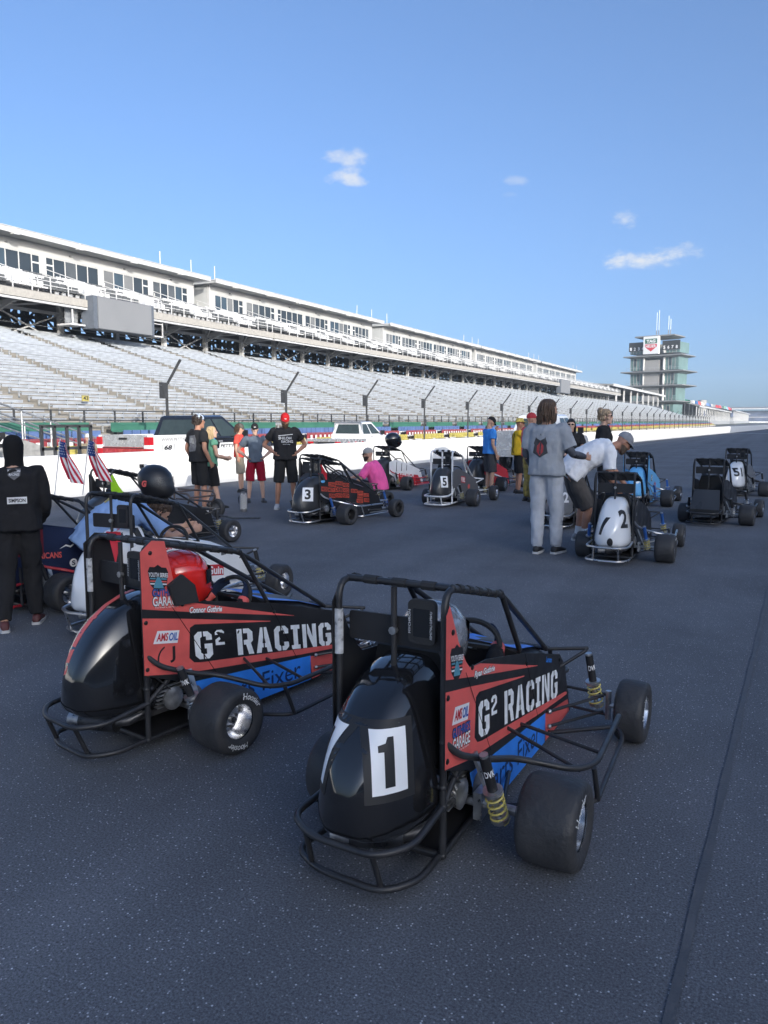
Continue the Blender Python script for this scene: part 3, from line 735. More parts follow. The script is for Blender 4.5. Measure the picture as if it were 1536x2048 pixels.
def turn_stand():
    root = empty('grandstand', (0, 1400, -.45)); tag(root, 'far dark grandstand curving round the turn at the right edge', 'grandstand')
    n = 22
    def arc(r, t): a = -.62+1.2*t; return V((20+math.sin(a)*r-0, -420+math.cos(a)*r, 0))
    rows = MB(); prof = [(0, 0), (0, 3), (8, 3), (8, 9), (14, 9), (14, 14), (24, 22), (24, 0)]
    rings = [[arc(620+a, t/n)+V((0, 0, b)) for a, b in prof] for t in range(n+1)]
    rows.loft(rings, mat('turn_stand_seats', (.07, .09, .16), .7, var=.5, vscale=.08)); obj('terrace', rows, root, 0)
    roof = MB().loft([[arc(620+a, t/n)+V((0, 0, b)) for a, b in ((4, 25), (4, 25.8), (28, 29.5), (28, 28.7))] for t in range(n+1)], M_ps); obj('roof', roof, root, 0)
    obj('roof_edge', MB().loft([[arc(620+a, t/n)+V((0, 0, b)) for a, b in ((3.5, 24.6), (3.5, 26.2), (4, 26.2), (4, 24.6))] for t in range(n+1)], M_suite), root, 0)
    obj('front_wall', MB().loft([[arc(620+a, t/n)+V((0, 0, b)) for a, b in ((-9, 0), (-9, 1.9), (-8.5, 1.9), (-8.5, 0))] for t in range(n+1)], M_wall), root, 0)
    obj('cross_aisle', MB().loft([[arc(620+a, t/n)+V((0, 0, b)) for a, b in ((7.6, 9), (7.6, 10.6), (7.9, 10.6), (7.9, 9))] for t in range(n+1)], mat('aisle_pale', (.3, .3, .32), .7)), root, 0)
    for k in range(n): 
        p = arc(640, k/n); obj('column', MB().box((p.x, p.y, 24), (.8, .8, 6), M_col), root, 0)
turn_stand()
def chimney():
    root = empty('water_tank', (-42*1.55, 780, -.45)); tag(root, 'grey cylindrical tank tower above the far stand roof', 'tank')
    obj('tank', MB().lathe([(.1, 22), (3.6, 21.6), (3.6, 12), (.1, 12)], (0, 0, 0), (0, 0, 1), M_pc, 16), root); obj('stem', MB().tube([(0, 0, 0), (0, 0, 12.2)], 1.6, M_pc, 10), root)
ch = chimney()
FLC = [(.02, .2, .12), (.75, .75, .75), (.05, .15, .35), (.6, .1, .1), (.7, .65, .6), (.15, .25, .5), (.5, .5, .5), (.65, .08, .1), (.65, .1, .12), (.2, .35, .3), (.3, .5, .7), (.6, .1, .12)]
FLN = ['green', 'white', 'dark blue', 'red', 'cream', 'blue', 'grey', 'bright red', 'crimson', 'dull green', 'pale blue', 'dark red']
for i, xpx in enumerate((1368, 1377, 1384, 1391, 1398, 1411, 1420, 1425, 1432, 1443, 1447, 1454)):
    d = px_dir(xpx, 843); Y = 430+i*16; p = V((d.x/d.y*Y, Y, -.45))
    root = empty('flag', p); zt = (27-i*1.05)*Y/1547+6
    tag(root, f'small far {FLN[i]} flag on a pole beyond the tower', 'flag', 'flags beyond the tower')
    obj('pole', MB().tube([(0, 0, 0), (0, 0, zt)], .07, M_galv, 5), root)
    def ff(a, b, i=i): return V((.1+2.6*a, .25*math.sin(a*5+i), zt-1.7+1.6*b-.7*a*a-.2*math.sin(a*4+i)))
    obj('cloth', grid_patch(ff, 6, 3, cloth('flag_cloth_%d' % i, FLC[i])), root)
# ---------------------------------------------------------------- quarter midget race cars
M_tube = mat('black_powder_coat', (.026, .026, .028), .38, 0, .25, 12)
M_chrome = mat('plated_tube', (.55, .55, .56), .28, .9, .12)
M_silver = mat('silver_painted_tube', (.72, .73, .74), .35, .1, .08)
M_redtube = mat('red_painted_tube', (.4, .02, .03), .4, 0, .12)
M_rub = mat('tyre_rubber', (.036, .036, .038), .62, 0, .35, 5, .25, 40)
M_rim = mat('polished_rim', (.85, .85, .86), .2, 1, .15, 20)
M_rimb = mat('black_rim', (.03, .03, .03), .35, .3)
M_bk = mat('panel_black', (.02, .02, .022), .42, 0, .3, 4, spec=.4)
M_gl = mat('gloss_black_paint', (.01, .01, .011), .09, 0, .3, 3, coat=1)
M_car = mat('satin_black_tail', (.03, .031, .033), .3, 0, .25, 3, coat=.3)
M_cr = mat('coral_red_vinyl', (.72, .12, .105), .42, 0, .14, 9)
M_bl = mat('blue_vinyl', (.035, .24, .8), .42, 0, .14, 9)
M_wh = mat('white_vinyl', (.8, .8, .8), .45, 0, .06)
M_wp = mat('white_tail_paint', (.74, .75, .76), .12, 0, .05, 3, coat=.8)
M_tape = mat('black_tape', (.02, .02, .021), .55)
M_pad = mat('black_padding', (.024, .024, .025), .7, bump=.2, bscale=30)
M_eng = mat('engine_metal', (.12, .12, .125), .45, .7, .5, 25)
M_alu2 = mat('cast_aluminium', (.5, .5, .5), .35, .9, .3, 30)
M_mfl = mat('muffler_steel', (.1, .1, .105), .4, .8, .4, 10)
M_yel = mat('yellow_spring', (.6, .5, .14), .4, 0, .15)
M_sil = mat('silver_spring', (.6, .6, .6), .3, .8)
M_blsh = mat('blue_shock_body', (.05, .16, .5), .3, .5)
M_seat = mat('black_seat_vinyl', (.025, .025, .026), .5)
def PX(sd, x, z, off=0): return V((x, sd*(.215+off), z))
PAN = [(-.262, .37), (-.262, .885), (-.235, .915), (-.205, .86), (-.16, .775), (-.095, .69), (-.06, .66), (-.02, .655), (.1, .645), (.54, .55), (1.06, .405), (1.15, .33), (1.27, .06), (.86, .05), (.05, .05), (-.05, .285)]
def rrect(x0, y0, x1, y1, r, n=4):
    P = []
    for cx, cy, a in ((x1-r, y1-r, 0), (x0+r, y1-r, 90), (x0+r, y0+r, 180), (x1-r, y0+r, 270)):
        P += [(cx+r*math.cos(R(a+90*k/n)), cy+r*math.sin(R(a+90*k/n))) for k in range(n+1)]
    return P
def flat(name, poly, m, par, sd, off): return obj(name, MB().add([PX(sd, a, b, off) for a, b in poly], [tuple(range(len(poly)))], m), par, 0)
def wheel(par, x, y, Rr, w, out, rim=M_rim, text=False, rr=None, rt=0):
    """out = +1/-1: side (local y) the outer face looks to"""
    rr = rr or Rr*.52
    e = empty('wheel', (x, y, Rr), 0); e.parent = par; e.rotation_euler = (0, 0 if rt == 0 else R(rt), 0)
    h = w/2
    def ft():
        prof = [(rr-.004, -h*.86), (rr+.012, -h*.97), (Rr*.78, -h), (Rr*.92, -h*.94), (Rr*.985, -h*.78), (Rr, -h*.45), (Rr*1.003, 0), (Rr, h*.45), (Rr*.985, h*.78), (Rr*.92, h*.94), (Rr*.78, h), (rr+.012, h*.97), (rr-.004, h*.86)]
        m = MB().lathe(prof, (0, 0, 0), (0, 1, 0), M_rub, 36)
        m.lathe([(Rr*.80, h*1.001), (Rr*.81, h*1.02), (Rr*.82, h*.995)], (0, 0, 0), (0, 1, 0), M_rub, 36)
        return m
    obj('tyre', ft, e, 50, key=('tyre', Rr, w, rr))
    def fr():
        o = out
        m = MB().lathe([(rr+.003, o*h*.9), (rr+.006, o*h*.84), (rr-.006, o*h*.8), (rr*.86, o*h*.35), (rr*.8, o*h*.05), (rr*.4, o*h*.02), (rr*.36, o*h*.2), (.002, o*h*.22)], (0, 0, 0), (0, 1, 0), rim, 28)
        m.lathe([(rr+.004, -o*h*.88), (rr*.9, -o*h*.6), (rr*.8, o*h*.05)], (0, 0, 0), (0, 1, 0), rim, 28)
        for k in range(5):
            a = k*2*math.pi/5; m.tube([(rr*.58*math.cos(a), o*h*.02, rr*.58*math.sin(a)), (rr*.58*math.cos(a), o*h*.16, rr*.58*math.sin(a))], .007, M_eng, 6)
        m.tube([(0, o*h*.2, 0), (0, o*h*.5, 0)], rr*.16, M_eng, 8)
        return m
    obj('rim', fr, e, 35, key=('rim', Rr, w, rr, out, rim.name))
    if text:
        for a0 in text:
            t = MB(); ang = 62
            def fn(u, v):
                a = R(a0+(ang/2-ang*u)*(-out))
                r = rr+.018+(Rr*.965-rr-.025)*v*.78
                k = h*1.004 if r < Rr*.8 else h*(1.004-.09*((r-Rr*.8)/(Rr*.14)))
                return V((math.cos(a)*r, out*(k+.0015), math.sin(a)*r))
            put_text(t, 'Hoosier', fn, mat('tyre_lettering', (.72, .72, .7), .6, var=.3, vscale=60), .015, .15)
            obj('tyre_lettering', t, e, 0)
    return e
def shock(par, a, b, spring, body=M_bk, txt=False):
    a, b = V(a), V(b); d = (b-a); n = d.normalized(); Ln = d.length
    m = MB().tube([a, a+d*.5], .0185, body, 12).tube([a+d*.46, b], .011, M_alu2, 8).tube([a-n*.01, a+n*.012], .016, M_alu2, 8)
    m.lathe([(.036, 0), (.036, .012), (.026, .02)], a+d*.48, n, M_alu2, 12, True); m.lathe([(.034, -.014), (.034, 0)], b-n*.02, n, M_alu2, 12, True)
    s = obj('shock', m, par)
    u = n.orthogonal().normalized(); w = n.cross(u); P = []
    for k in range(61):
        t = k/60; an = t*2*math.pi*5
        P.append(a+d*(.49+.45*t)+(u*math.cos(an)+w*math.sin(an))*.031)
    obj('spring', MB().tube(P, .0038, spring, 6), s)
    if txt:
        t = MB(); side = n.cross(V((1, 0, 0))).normalized(); c = a+d*.22
        def fn(q, v): th = (q-.5)*2.2; vw = V((-.75, -.66, 0)); vw = (vw-n*vw.dot(n)).normalized(); ww = n.cross(vw); return c+(vw*math.cos(th)-ww*math.sin(th))*.0195-n*(v-.5)*.026
        put_text(t, 'DVK', fn, M_wh, .03); obj('shock_lettering', t, s, 0)
    return s
def tail_mesh(m, long=1, top=.70, wid=1, stripe=None):
    st = [(.0, .175, .17, top), (-.1, .197, .15, top), (-.2, .2, .155, top-.015), (-.3, .196, .165, top-.05), (-.38, .182, .176, top-.098), (-.44, .163, .186, top-.15), (-.49, .138, .196, top-.21), (-.525, .108, .21, top-.27), (-.55, .07, .23, top-.33), (-.56, .028, .255, top-.385)]
    rings = []; n = 40
    for x, w, zb, zt in st:
        w *= wid; ring = []
        for k in range(n):
            a = 2*math.pi*k/n; c, s = math.cos(a), math.sin(a)
            y = math.copysign(abs(c)**.42, c)*w; zz = math.copysign(abs(s)**.52, s)
            zc = (zb+zt)/2; z = zc+zz*(zt-zb)/2
            f = (z-zb)/(zt-zb); y *= 1-.44*max(0, f-.08)**1.25
            ring.append(V((x*long, y, z)))
        rings.append(ring)
    mb = MB().loft(rings, m)
    return mb
STR = 'roll_cage'
def build_car(sp):
    g = sp.get
    root = empty('race_car', (*sp['pos'], 0), R(90-sp['hd'])); tag(root, sp['label'], 'race car', 'quarter midget race cars')
    T = g('tube', M_tube); r = g('tr', .0124); hero = g('hero', False); n = 12 if hero else 7
    rx, fz_, ft = -.24, g('top', .97), g('fx', .27)   # rear upright x, rear roof height, front roof x
    fh = fz_-.115; w = .2; zb = .062
    ck = ('cage', T.name, fz_, ft, n, r)
    def cage():
        m = MB()
        for s in (-1, 1):
            m.tube([(rx, s*w, zb), (rx, s*w, fz_), (ft, s*w, fh), (1.05, s*.15, .425)], r, T, n, .085)
            m.tube([(ft+.01, s*w, fh), (.53, s*(w-.005), .56)], r*.9, T, n)
            m.tube([(rx, s*w, zb), (1.22, s*.16, zb), (1.28, s*.12, .12), (1.22, s*.12, .38)], r*.9, T, n, .05)
            m.tube([(rx+.01, s*w, .24), (.03, s*w, .42)], r*.85, T, n)
            m.tube([(1.05, s*.15, .425), (1.24, s*.3, .40)], r*.8, T, n); m.tube([(.98, s*.15, .3), (1.22, s*.3, .395)], r*.7, T, n)
        m.tube([(rx+.06, w, fz_-.012), (rx+.06, -w, fz_-.012)], r*.9, T, n); m.tube([(ft, w, fh), (ft, -w, fh)], r, T, n)
        m.tube([(rx, w, zb), (rx, -w, zb)], r*.9, T, n); m.tube([(rx, w, .3), (rx, -w, .3)], r*.8, T, n)
        m.tube([(rx+.03, 0, fz_-.02), (rx+.03, 0, .3)], r*.85, T, n)
        m.tube([(.53, w, .555), (.53, -w, .555)], r*.8, T, n); m.tube([(1.22, .12, .38), (1.22, -.12, .38)], r*.8, T, n)
        m.tube([(1.05, .15, .425), (1.05, -.15, .425)], r*.8, T, n)
        return m
    obj('roll_cage', cage, root, key=ck)
    # padded net over the roof
    def net():
        m = MB(); P = lambda t, y: V((rx+.08+(ft-rx-.09)*t, y, fz_-.022+(fh-fz_+.012)*t))
        for k in range(4): y = -w*.75+w*1.5*k/3; m.tube([P(0, y), P(.5, y*1.05)+V((0, 0, .012)), P(1, y)], .008, M_pad, 6)
        for k in range(6): t = .06+.88*k/5; m.tube([P(t, -w), P(t, 0)+V((0, 0, .012)), P(t, w)], .009, M_pad, 6)
        for s in (-1, 1):
            for k in range(5): a, b = P(.05+k*.2, s*w), P(.13+k*.2, s*w); m.tube([a+V((0, 0, .008)), b+V((0, 0, .008))], r*1.25, M_pad, 8)
        for k in range(3): m.tube([V((rx+.06, -w*.7+k*.11, fz_-.012)), V((rx+.06, -w*.7+k*.11+.05, fz_-.012))], r*1.3, M_pad, 8)
        return m
    obj('roof_net', net, root, key=('net', fz_, ft))
    # bumpers
    BT = g('bump', T)
    def bumper():
        m = MB()
        m.tube([(rx+.01, -w, .235), (-.46, -w*1.0, .205), (-.56, -.12, .2), (-.55, .12, .2), (-.47, .24, .2), (rx, .22, .225)], r*.95, BT, n, .055)
        m.tube([(rx+.03, -w+.01, zb), (-.40, -w+.01, .055), (-.5, -.11, .05), (-.49, .13, .05), (-.42, .26, .05), (rx+.02, .23, .06)], r*.95, BT, n, .055)
        for p, q in (((-.545, -.1, .2), (-.48, -.1, .05)), ((-.53, .15, .2), (-.465, .17, .05))): m.tube([p, q], r*.8, BT, n)
        return m
    obj('rear_bumper', bumper, root, key=('bumper', BT.name, n))
    def fbump():
        m = MB()
        for z in (.1, .22): m.tube([(1.24, -.13, z), (1.44, -.17, z), (1.46, .15, z), (1.24, .13, z)], r*.85, BT, n, .06)
        m.tube([(1.44, -.1, .1), (1.44, -.1, .22)], r*.7, BT, n); m.tube([(1.45, .1, .1), (1.45, .1, .22)], r*.7, BT, n); return m
    obj('front_bumper', fbump, root, key=('fb', BT.name, n))
    NB = g('nerf', BT)
    if g('nerfs', True):
        def nerf():
            m = MB()
            m.tube([(rx, -w-.005, .455), (-.19, -.235, .40), (-.06, -.29, .345), (.06, -.34, .315), (.185, -.53, .26), (.3, -.575, .25), (.82, -.545, .245)], r*.95, NB, n, .06)
            m.tube([(.26, -.575, .25), (.32, -.58, .1), ], r*.8, NB, n)
            m.tube([(.1, -.24, .09), (.3, -.58, .1), (.95, -.54, .1), (1.02, -.5, .12), (.92, -.22, .07)], r*.8, NB, n, .05)
            m.tube([(.34, -.215, .30), (.2, -.54, .255)], r*.6, NB, n); m.tube([(.5, -.215, .26), (.4, -.56, .25)], r*.6, NB, n)
            return m
        obj('nerf_bar', nerf, root, key=('nerf', NB.name, n))
        def nerfl():
            m = MB()
            m.tube([(-.1, .22, .3), (.12, .4, .25), (.8, .4, .25), (.9, .22, .25)], r*.9, NB, n, .06); m.tube([(-.05, .22, .09), (.14, .41, .1), (.85, .4, .1), (.95, .22, .08)], r*.8, NB, n, .06); return m
        obj('nerf_bar', nerfl, root, key=('nerfl', NB.name, n))
    # body
    if g('tail', True):
        tm = g('tailm', M_car)
        tk = ('tail', tm.name, g('ttop', .70), g('tlong', 1))
        tl = obj('tail', lambda: tail_mesh(tm, g('tlong', 1), g('ttop', .70)), root, 60, key=tk)
        if g('plate'):
            for i, (txt, sd, c, sz) in enumerate(g('plate')):
                d = V((.78, .6*sd, -.12)).normalized(); ri = d.cross(V((0, 0, 1))).normalized(); up = ri.cross(d)
                c = V(c); wd, ht = sz
                F = lambda u, v, k=1: c+ri*(u-.5)*wd*k+up*(v-.5)*ht*k
                if hero:
                    obj('plate_tape', project(grid_patch(lambda u, v: F(u, v, 1.0)+ri*(u-.5)*.05+up*(v-.5)*.05, 10, 10, M_tape), tl, d, .0012), tl, 60)
                if g('platebg', True): obj('number_plate', project(grid_patch(F, 10, 10, mat('plate_white', (.85, .85, .85), .5, var=.05)), tl, d, .0024), tl, 60)
                t = MB()
                if txt == '1':
                    q_ = [(.36, .1), (.64, .1), (.64, .88), (.47, .88), (.41, .79), (.2, .76), (.2, .66), (.36, .66)]
                    t.add([F(*q) for q in q_], [tuple(range(8))], g('numm', M_bk))
                else:
                    asp = text2d(txt, .035, 0, 1)[2]*.74*sz[1]/sz[0]; ww = min(.9, asp)
                    put_text(t, txt, lambda u, v: F(.5+(u-.5)*ww, .13+.74*v), g('numm', M_bk), .035)
                obj('number', project(t, tl, d, .0036, .02), tl, 60)
        if g('tstripe'):
            def sf(u, v):
                a = .72+u*.13; x = -.12-.5*v; return V((x, .02-(u-.5)*.03+.02, .9))
            obj('tail_stripe', project(grid_patch(sf, 2, 24, g('tstripe')), tl, (0, 0, -1), .002), tl, 60)
    if g('flatback'):
        m = MB().add([V((-.32, -.17, .52)), V((-.32, .17, .52)), V((-.47, .2, .25)), V((-.46, .19, .15)), V((-.46, -.19, .15)), V((-.47, -.2, .25))], [(0, 1, 2, 5), (2, 3, 4, 5)], M_car)
        m.prism([(-.17, .52), (.17, .52), (.2, .25), (.16, .14), (-.16, .14), (-.2, .25)], lambda a, b: V((-.30-(.52-b)*.45, a, b)), (.02, 0, 0), M_car)
        obj('tail_cover', m, root, 20)
    # side panels
    PM = g('panel', M_bk)
    for s in (-1, 1):
        fin = g('fin', True) if s < 0 else g('finl', True)
        poly = PAN if fin else [(-.262, .37), (-.262, .62), (-.1, .65)]+PAN[6:]
        if g('tallfin') and fin: poly = [(-.262, .37), (-.262, .93), (-.2, .975), (-.13, .965), (-.06, .66)]+PAN[7:]
        pk = ('pan', PM.name, s, fin, g('tallfin'))
        p = obj('side_panel', lambda: MB().prism(poly, lambda a, b: PX(s, a, b, -.003), V((0, s*.003, 0)), PM), root, 0, key=pk)
        if s < 0: rp = p
    if g('finm'):
        fpoly = [(-.262, .45), (-.262, .885), (-.235, .915), (-.205, .86), (-.16, .775), (-.095, .69), (-.05, .655), (-.05, .45)]
        if g('tallfin'): fpoly = [(-.262, .45), (-.262, .93), (-.2, .975), (-.13, .965), (-.05, .655), (-.05, .45)]
        obj('fin_panel', MB().add([PX(-1, a, b, .0012) for a, b in fpoly], [tuple(range(len(fpoly)))], g('finm')), rp, 0)
    hm = g('hood', M_bk)
    def hood():
        P = [(.52, .2, .56), (.8, .185, .50), (1.06, .15, .41), (1.2, .12, .3), (1.27, .1, .12)]
        rings = []
        for x, y, z in P:
            rings.append([V((x, -y-.01, .1)), V((x, -y-.01, z-.02)), V((x, -y*.6, z+.012)), V((x, 0, z+.022)), V((x, y*.6, z+.012)), V((x, y+.01, z-.02)), V((x, y+.01, .1))])
        return MB().loft(rings, hm)
    obj('hood', hood, root, 50, key=('hood', hm.name))
    obj('floor_pan', lambda: MB().box((.45, 0, .055), (1.4, .39, .01), M_bk), root, 0, key='floor')
    if hero:
        obj('brake_line', MB().tube([(-.2, -.205, .35), (-.05, -.21, .2), (.1, -.16, .12), (.4, -.12, .09)], .004, M_pad, 6, .05), root); obj('fuel_hose', MB().tube([(-.28, .04, .42), (-.26, -.06, .5), (-.2, -.1, .36), (-.12, -.08, .3)], .006, mat('fuel_hose_amber', (.3, .16, .06), .4), 6, .04), root); obj('throttle_cable', MB().tube([(-.18, -.14, .3), (-.14, -.2, .42), (.0, -.205, .47), (.2, -.2, .3)], .0035, M_alu2, 6, .05), root)
        obj('chain_guard', MB().prism(rrect(-.12, .1, .06, .2, .03), lambda a, b: V((a, .06, b)), (0, .006, 0), M_alu2), root, 0)
        wd = MB()
        for q in ((rx, -w, .235), (rx, -w, .3), (rx, -w, zb), (rx, -w, .455), (rx, w, .3), (ft, -w, fh), (rx+.06, -w, fz_-.012), (-.545, -.1, .2), (-.48, -.1, .05)): wd.ball(q, r*1.22, T, 8, 6)
        tag(obj('weld_beads', wd, root), kind='stuff')
    # cockpit
    def seat():
        m = MB(); m.loft([[V((x, y*k, z+.03*abs(y)*4)) for y in (-.17, -.1, 0, .1, .17)]+[V((x-.03, y*k, z-.01)) for y in (.17, .1, 0, -.1, -.17)] for x, z, k in ((.42, .12, 1), (.2, .12, 1), (.1, .18, 1), (.02, .4, 1), (-.05, .62, .9), (-.08, .72, .7))], M_seat); return m
    obj('seat', seat, root, 60, key='seat')
    obj('headrest_panel', lambda: MB().prism(rrect(-.185, .745, .185, .845, .012), lambda a, b: V((-.195, a, b)), (.012, 0, 0), M_bk).tube([(-.205, 0, .8), (-.225, 0, .8)], .014, M_alu2, 8), root, 0, key='headrest')
    if g('display', True):
        d = obj('lap_display', lambda: MB().prism(rrect(-.155, .765, -.055, .915, .02), lambda a, b: V((-.215, a, b)), (.02, 0, 0), M_pad), root, 0, key='disp')
        obj('display_screen', lambda: MB().prism(rrect(-.135, .79, -.075, .885, .004), lambda a, b: V((-.2165, a, b)), (.003, 0, 0), mat('lcd_dark', (.02, .022, .025), .12)), d, 0, key='disps')
        if hero:
            obj('display_lettering', put_text(MB(), 'MYCHRON', lambda u, v: V((-.2172, -.066+.008*v, .80+.08*u)), M_wh, .0), d, 0); obj('display_lettering', put_text(MB(), 'UNIPRO LAPTIMER', lambda u, v: V((-.2172, -.137-.008*(1-v), .88-.095*u)), M_wh, .0), d, 0)
    obj('steering_wheel', lambda: MB().tube([V((.47+.035*math.sin(a), .13*math.cos(a), .575+.095*math.sin(a))) for a in [k*2*math.pi/24 for k in range(24)]], .012, M_pad, 8, closed=True).bar((.47, -.12, .575), (.47, .12, .575), .02, .015, M_bk).bar((.47, 0, .57), (.85, 0, .42), .02, .02, M_alu2), root, key='steer')
    # running gear
    def engine():
        m = MB(); m.box((-.11, .02, .2), (.2, .24, .16), M_eng).box((-.1, -.12, .24), (.14, .1, .12), M_eng)
        for k in range(6): m.box((-.1, -.13, .19+.018*k), (.16, .13, .006), M_alu2)
        m.lathe([(.05, 0), (.055, .02), (.02, .03)], (-.1, -.19, .22), (0, -1, 0), M_alu2, 14, True); m.box((-.18, .1, .33), (.08, .08, .07), M_alu2); m.tube([(-.05, -.1, .3), (.02, -.17, .33), (.05, -.2, .2)], .014, M_pad, 6)
        return m
    obj('engine', engine, root, 30, key='engine')
    obj('muffler', lambda: MB().tube([(-.33, -.1, .15), (-.4, .06, .15)], .045, M_mfl, 14).tube([(-.4, .06, .15), (-.425, .12, .15)], .03, M_alu2, 12).tube([(-.2, -.15, .18), (-.3, -.14, .16), (-.34, -.08, .15)], .024, M_mfl, 10), root, key='muffler')
    obj('rear_axle', lambda: MB().tube([(0, -.5, .15), (0, .42, .15)], .017, M_alu2, 10).lathe([(.1, 0), (.1, .006), (.03, .007)], (0, .05, .15), (0, 1, 0), M_eng, 20, True).box((0, -.24, .15), (.07, .03, .1), M_alu2).box((0, .24, .15), (.07, .03, .1), M_alu2).bar((-.02, -.3, .15), (-.02, -.22, .34), .03, .012, M_alu2), root, 30, key='axle')
    def arms(s, wy):
        m = MB()
        if 1:
            m.tube([(.88, s*.222, .185), (1.17, s*wy*.95, .2)], .0075, T, 8); m.tube([(.88, s*.222, .115), (1.17, s*wy*.95, .12)], .0075, T, 8)
            m.tube([(1.22, s*.13, .2), (1.19, s*wy, .2)], .0075, T, 8); m.tube([(1.24, s*.13, .1), (1.19, s*wy, .1)], .0075, T, 8)
            m.tube([(1.19, s*wy, .08), (1.19, s*wy, .22)], .014, M_alu2, 8); m.tube([(1.19, s*wy, .15), (1.19, s*(wy+.1), .15)], .012, M_alu2, 8)
            for q in ((.88, s*.226, .185), (.88, s*.226, .115)): m.ball(q, .011, M_alu2, 8, 6)
        return m
    for s, wy in ((-1, .42), (1, .34)): obj('suspension_arm', (lambda s=s, wy=wy: arms(s, wy)), root, key=('arms', T.name, s))
    for s in (-1, 1): obj('trailing_arm', (lambda s=s: MB().tube([(.34, s*.225, .12), (.02, s*.31, .12), (.0, s*.31, .16), (.08, s*.225, .18)], .0085, T, 8)), root, key=('trail', T.name, s))
    spg = g('spring', M_yel); bd = g('shockb', M_bk)
    shock(root, (-.13, -.3, .385), (-.045, -.335, .115), spg, bd, hero); shock(root, (-.13, .27, .385), (-.045, .3, .115), spg, bd)
    shock(root, (1.13, -.335, .40), (1.18, -.37, .13), spg, bd, hero); shock(root, (1.13, .29, .40), (1.18, .32, .13), spg, bd)
    rim = g('rim', M_rim)
    wheel(root, 0, g('rw', -.51), .152, .205, -1, rim, g('ttxt'), rr=.085); wheel(root, 0, .345, .142, .17, 1, rim, rr=.08)
    wheel(root, 1.19, -.535, .143, .135, -1, rim, g('ttxt2'), rr=.08); wheel(root, 1.19, .39, .135, .12, 1, rim, rr=.078)
    return root, rp
def side_text(par, s, x, z, wd, ht, m, slope=0, bold=.02, shear=0, off=.004, name='panel_lettering'):
    t = MB(); put_text(t, s, lambda u, v: PX(-1, x+wd*u, z+ht*v+slope*wd*u, off), m, bold, shear); return obj(name, t, par, 0)
M_pill = [(.0, .535), (.03, .545), (.532, .452), (1.0, .347), (1.155, .32), (1.19, .205), (1.1, .20), (.06, .352), (.02, .362), (-.008, .39)]
def livery(root, p, who, second=False):
    red = M_cr
    up = [(-.2615, .675), (-.2615, .885), (-.235, .913), (-.205, .86), (-.16, .775), (-.095, .69), (-.06, .66), (-.02, .654), (.036, .648), (.713, .448), (.714, .446), (.038, .602)]
    if second: up = [(-.2615, .675), (-.2615, .93), (-.2, .974), (-.13, .964), (-.06, .66), (-.02, .654), (.036, .648), (.713, .448), (.714, .446), (.038, .602)]
    lo = [(-.2615, .372), (-.2615, .634), (-.054, .59), (.532, .456), (.532, .452), (.03, .545), (.0, .535), (-.008, .39), (.02, .362), (.06, .352), (1.17, .188), (1.2, .175), (1.2, .165), (.767, .215), (-.05, .325)]
    flat('red_graphic', up, red, p, -1, .0010); flat('red_graphic', lo, red, p, -1, .0010)
    flat('red_graphic', [(.845, .185), (1.22, .135), (1.255, .062), (.856, .052)], red, p, -1, .0010)
    lp = flat('lower_panel', [(-.05, .275), (.805, .193), (.845, .19), (.845, .052), (.05, .052)], M_bl, p, -1, .0014)
    obj('intake_cutout', MB().add([PX(-1, .02+.045*math.cos(a), .19+.06*math.sin(a), .0022) for a in [k*math.pi/6 for k in range(12)]], [tuple(range(12))], mat('cutout_grey', (.12, .125, .14), .6)), p, 0)
    sg = MB(); stencil(sg, [('G', 1, 0), ('2', .56, .46), (' ', 1, 0), ('R', 1, 0), ('A', 1, 0), ('C', 1, 0), ('I', 1, 0), ('N', 1, 0), ('G', 1, 0)], lambda u, v: PX(-1, .03+1.0*u-.01*v, .372-.165*u+.137*v, .0022), mat('stencil_white', (.8, .82, .82), .5, var=.1, vscale=30)); obj('panel_lettering', sg, p, 0)
    side_text(p, 'Parts Fixer', .12, .10, .64, .10, mat('dark_blue_ink', (.01, .03, .12), .5), -.02, .0, 0, .0024)
    side_text(p, who, -.02 if not second else 0, .605, .2, .03, M_wh, -.16, .035, .25, .0026)
    side_text(p, who, -.022 if not second else -.002, .603, .204, .034, M_bk, -.16, .075, .25, .0018)
    # sponsor marks
    obj('sponsor_patch', MB().add([PX(-1, a, b, .0018) for a, b in ((-.21, .505), (-.075, .48), (-.062, .537), (-.185, .56))], [(0, 1, 2, 3)], M_wh), p, 0)
    side_text(p, 'AMS', -.193, .512, .068, .038, mat('sponsor_red', (.6, .03, .05), .5), -.15, .03, .3, .003); side_text(p, 'OIL', -.123, .50, .05, .038, mat('sponsor_blue', (.03, .12, .45), .5), -.15, .03, .3, .003)
    gx, gz = (-.205, .40) if not second else (-.205, .665)
    def sf(u, v): return PX(-1, gx+.15*u, gz+.036*v-.03*u, .003)
    for s, dz, h, mm in (("GUTHRIE'S", .058, .034, mat('sponsor_blue', (.03, .12, .45))), ('GARAGE', .012, .044, M_wh)):
        side_text(p, s, gx, gz+dz, .15, h, mm, -.14, .02, 0, .0032); side_text(p, s, gx-.003, gz+dz-.003, .156, h+.006, M_bk, -.14, .05, 0, .0024)
    side_text(p, 'You break it, we build it', gx+.01, gz, .13, .009, M_wh, -.14, .0, 0, .003)
    cx, cz = (-.175, .71) if not second else (-.17, .80)
    shp = [(-.055, .03), (-.045, .05), (-.02, .05), (0, .062), (.02, .05), (.045, .05), (.055, .03), (.045, -.03), (.02, -.055), (0, -.062), (-.02, -.055), (-.045, -.03)]
    obj('series_badge', MB().add([PX(-1, cx+a, cz+b-.2*a, .0018) for a, b in shp], [tuple(range(12))], M_bk), p, 0)
    side_text(p, 'YOUTH SERIES', cx-.053, cz+.016, .106, .02, M_wh, -.2, .02, 0, .003)
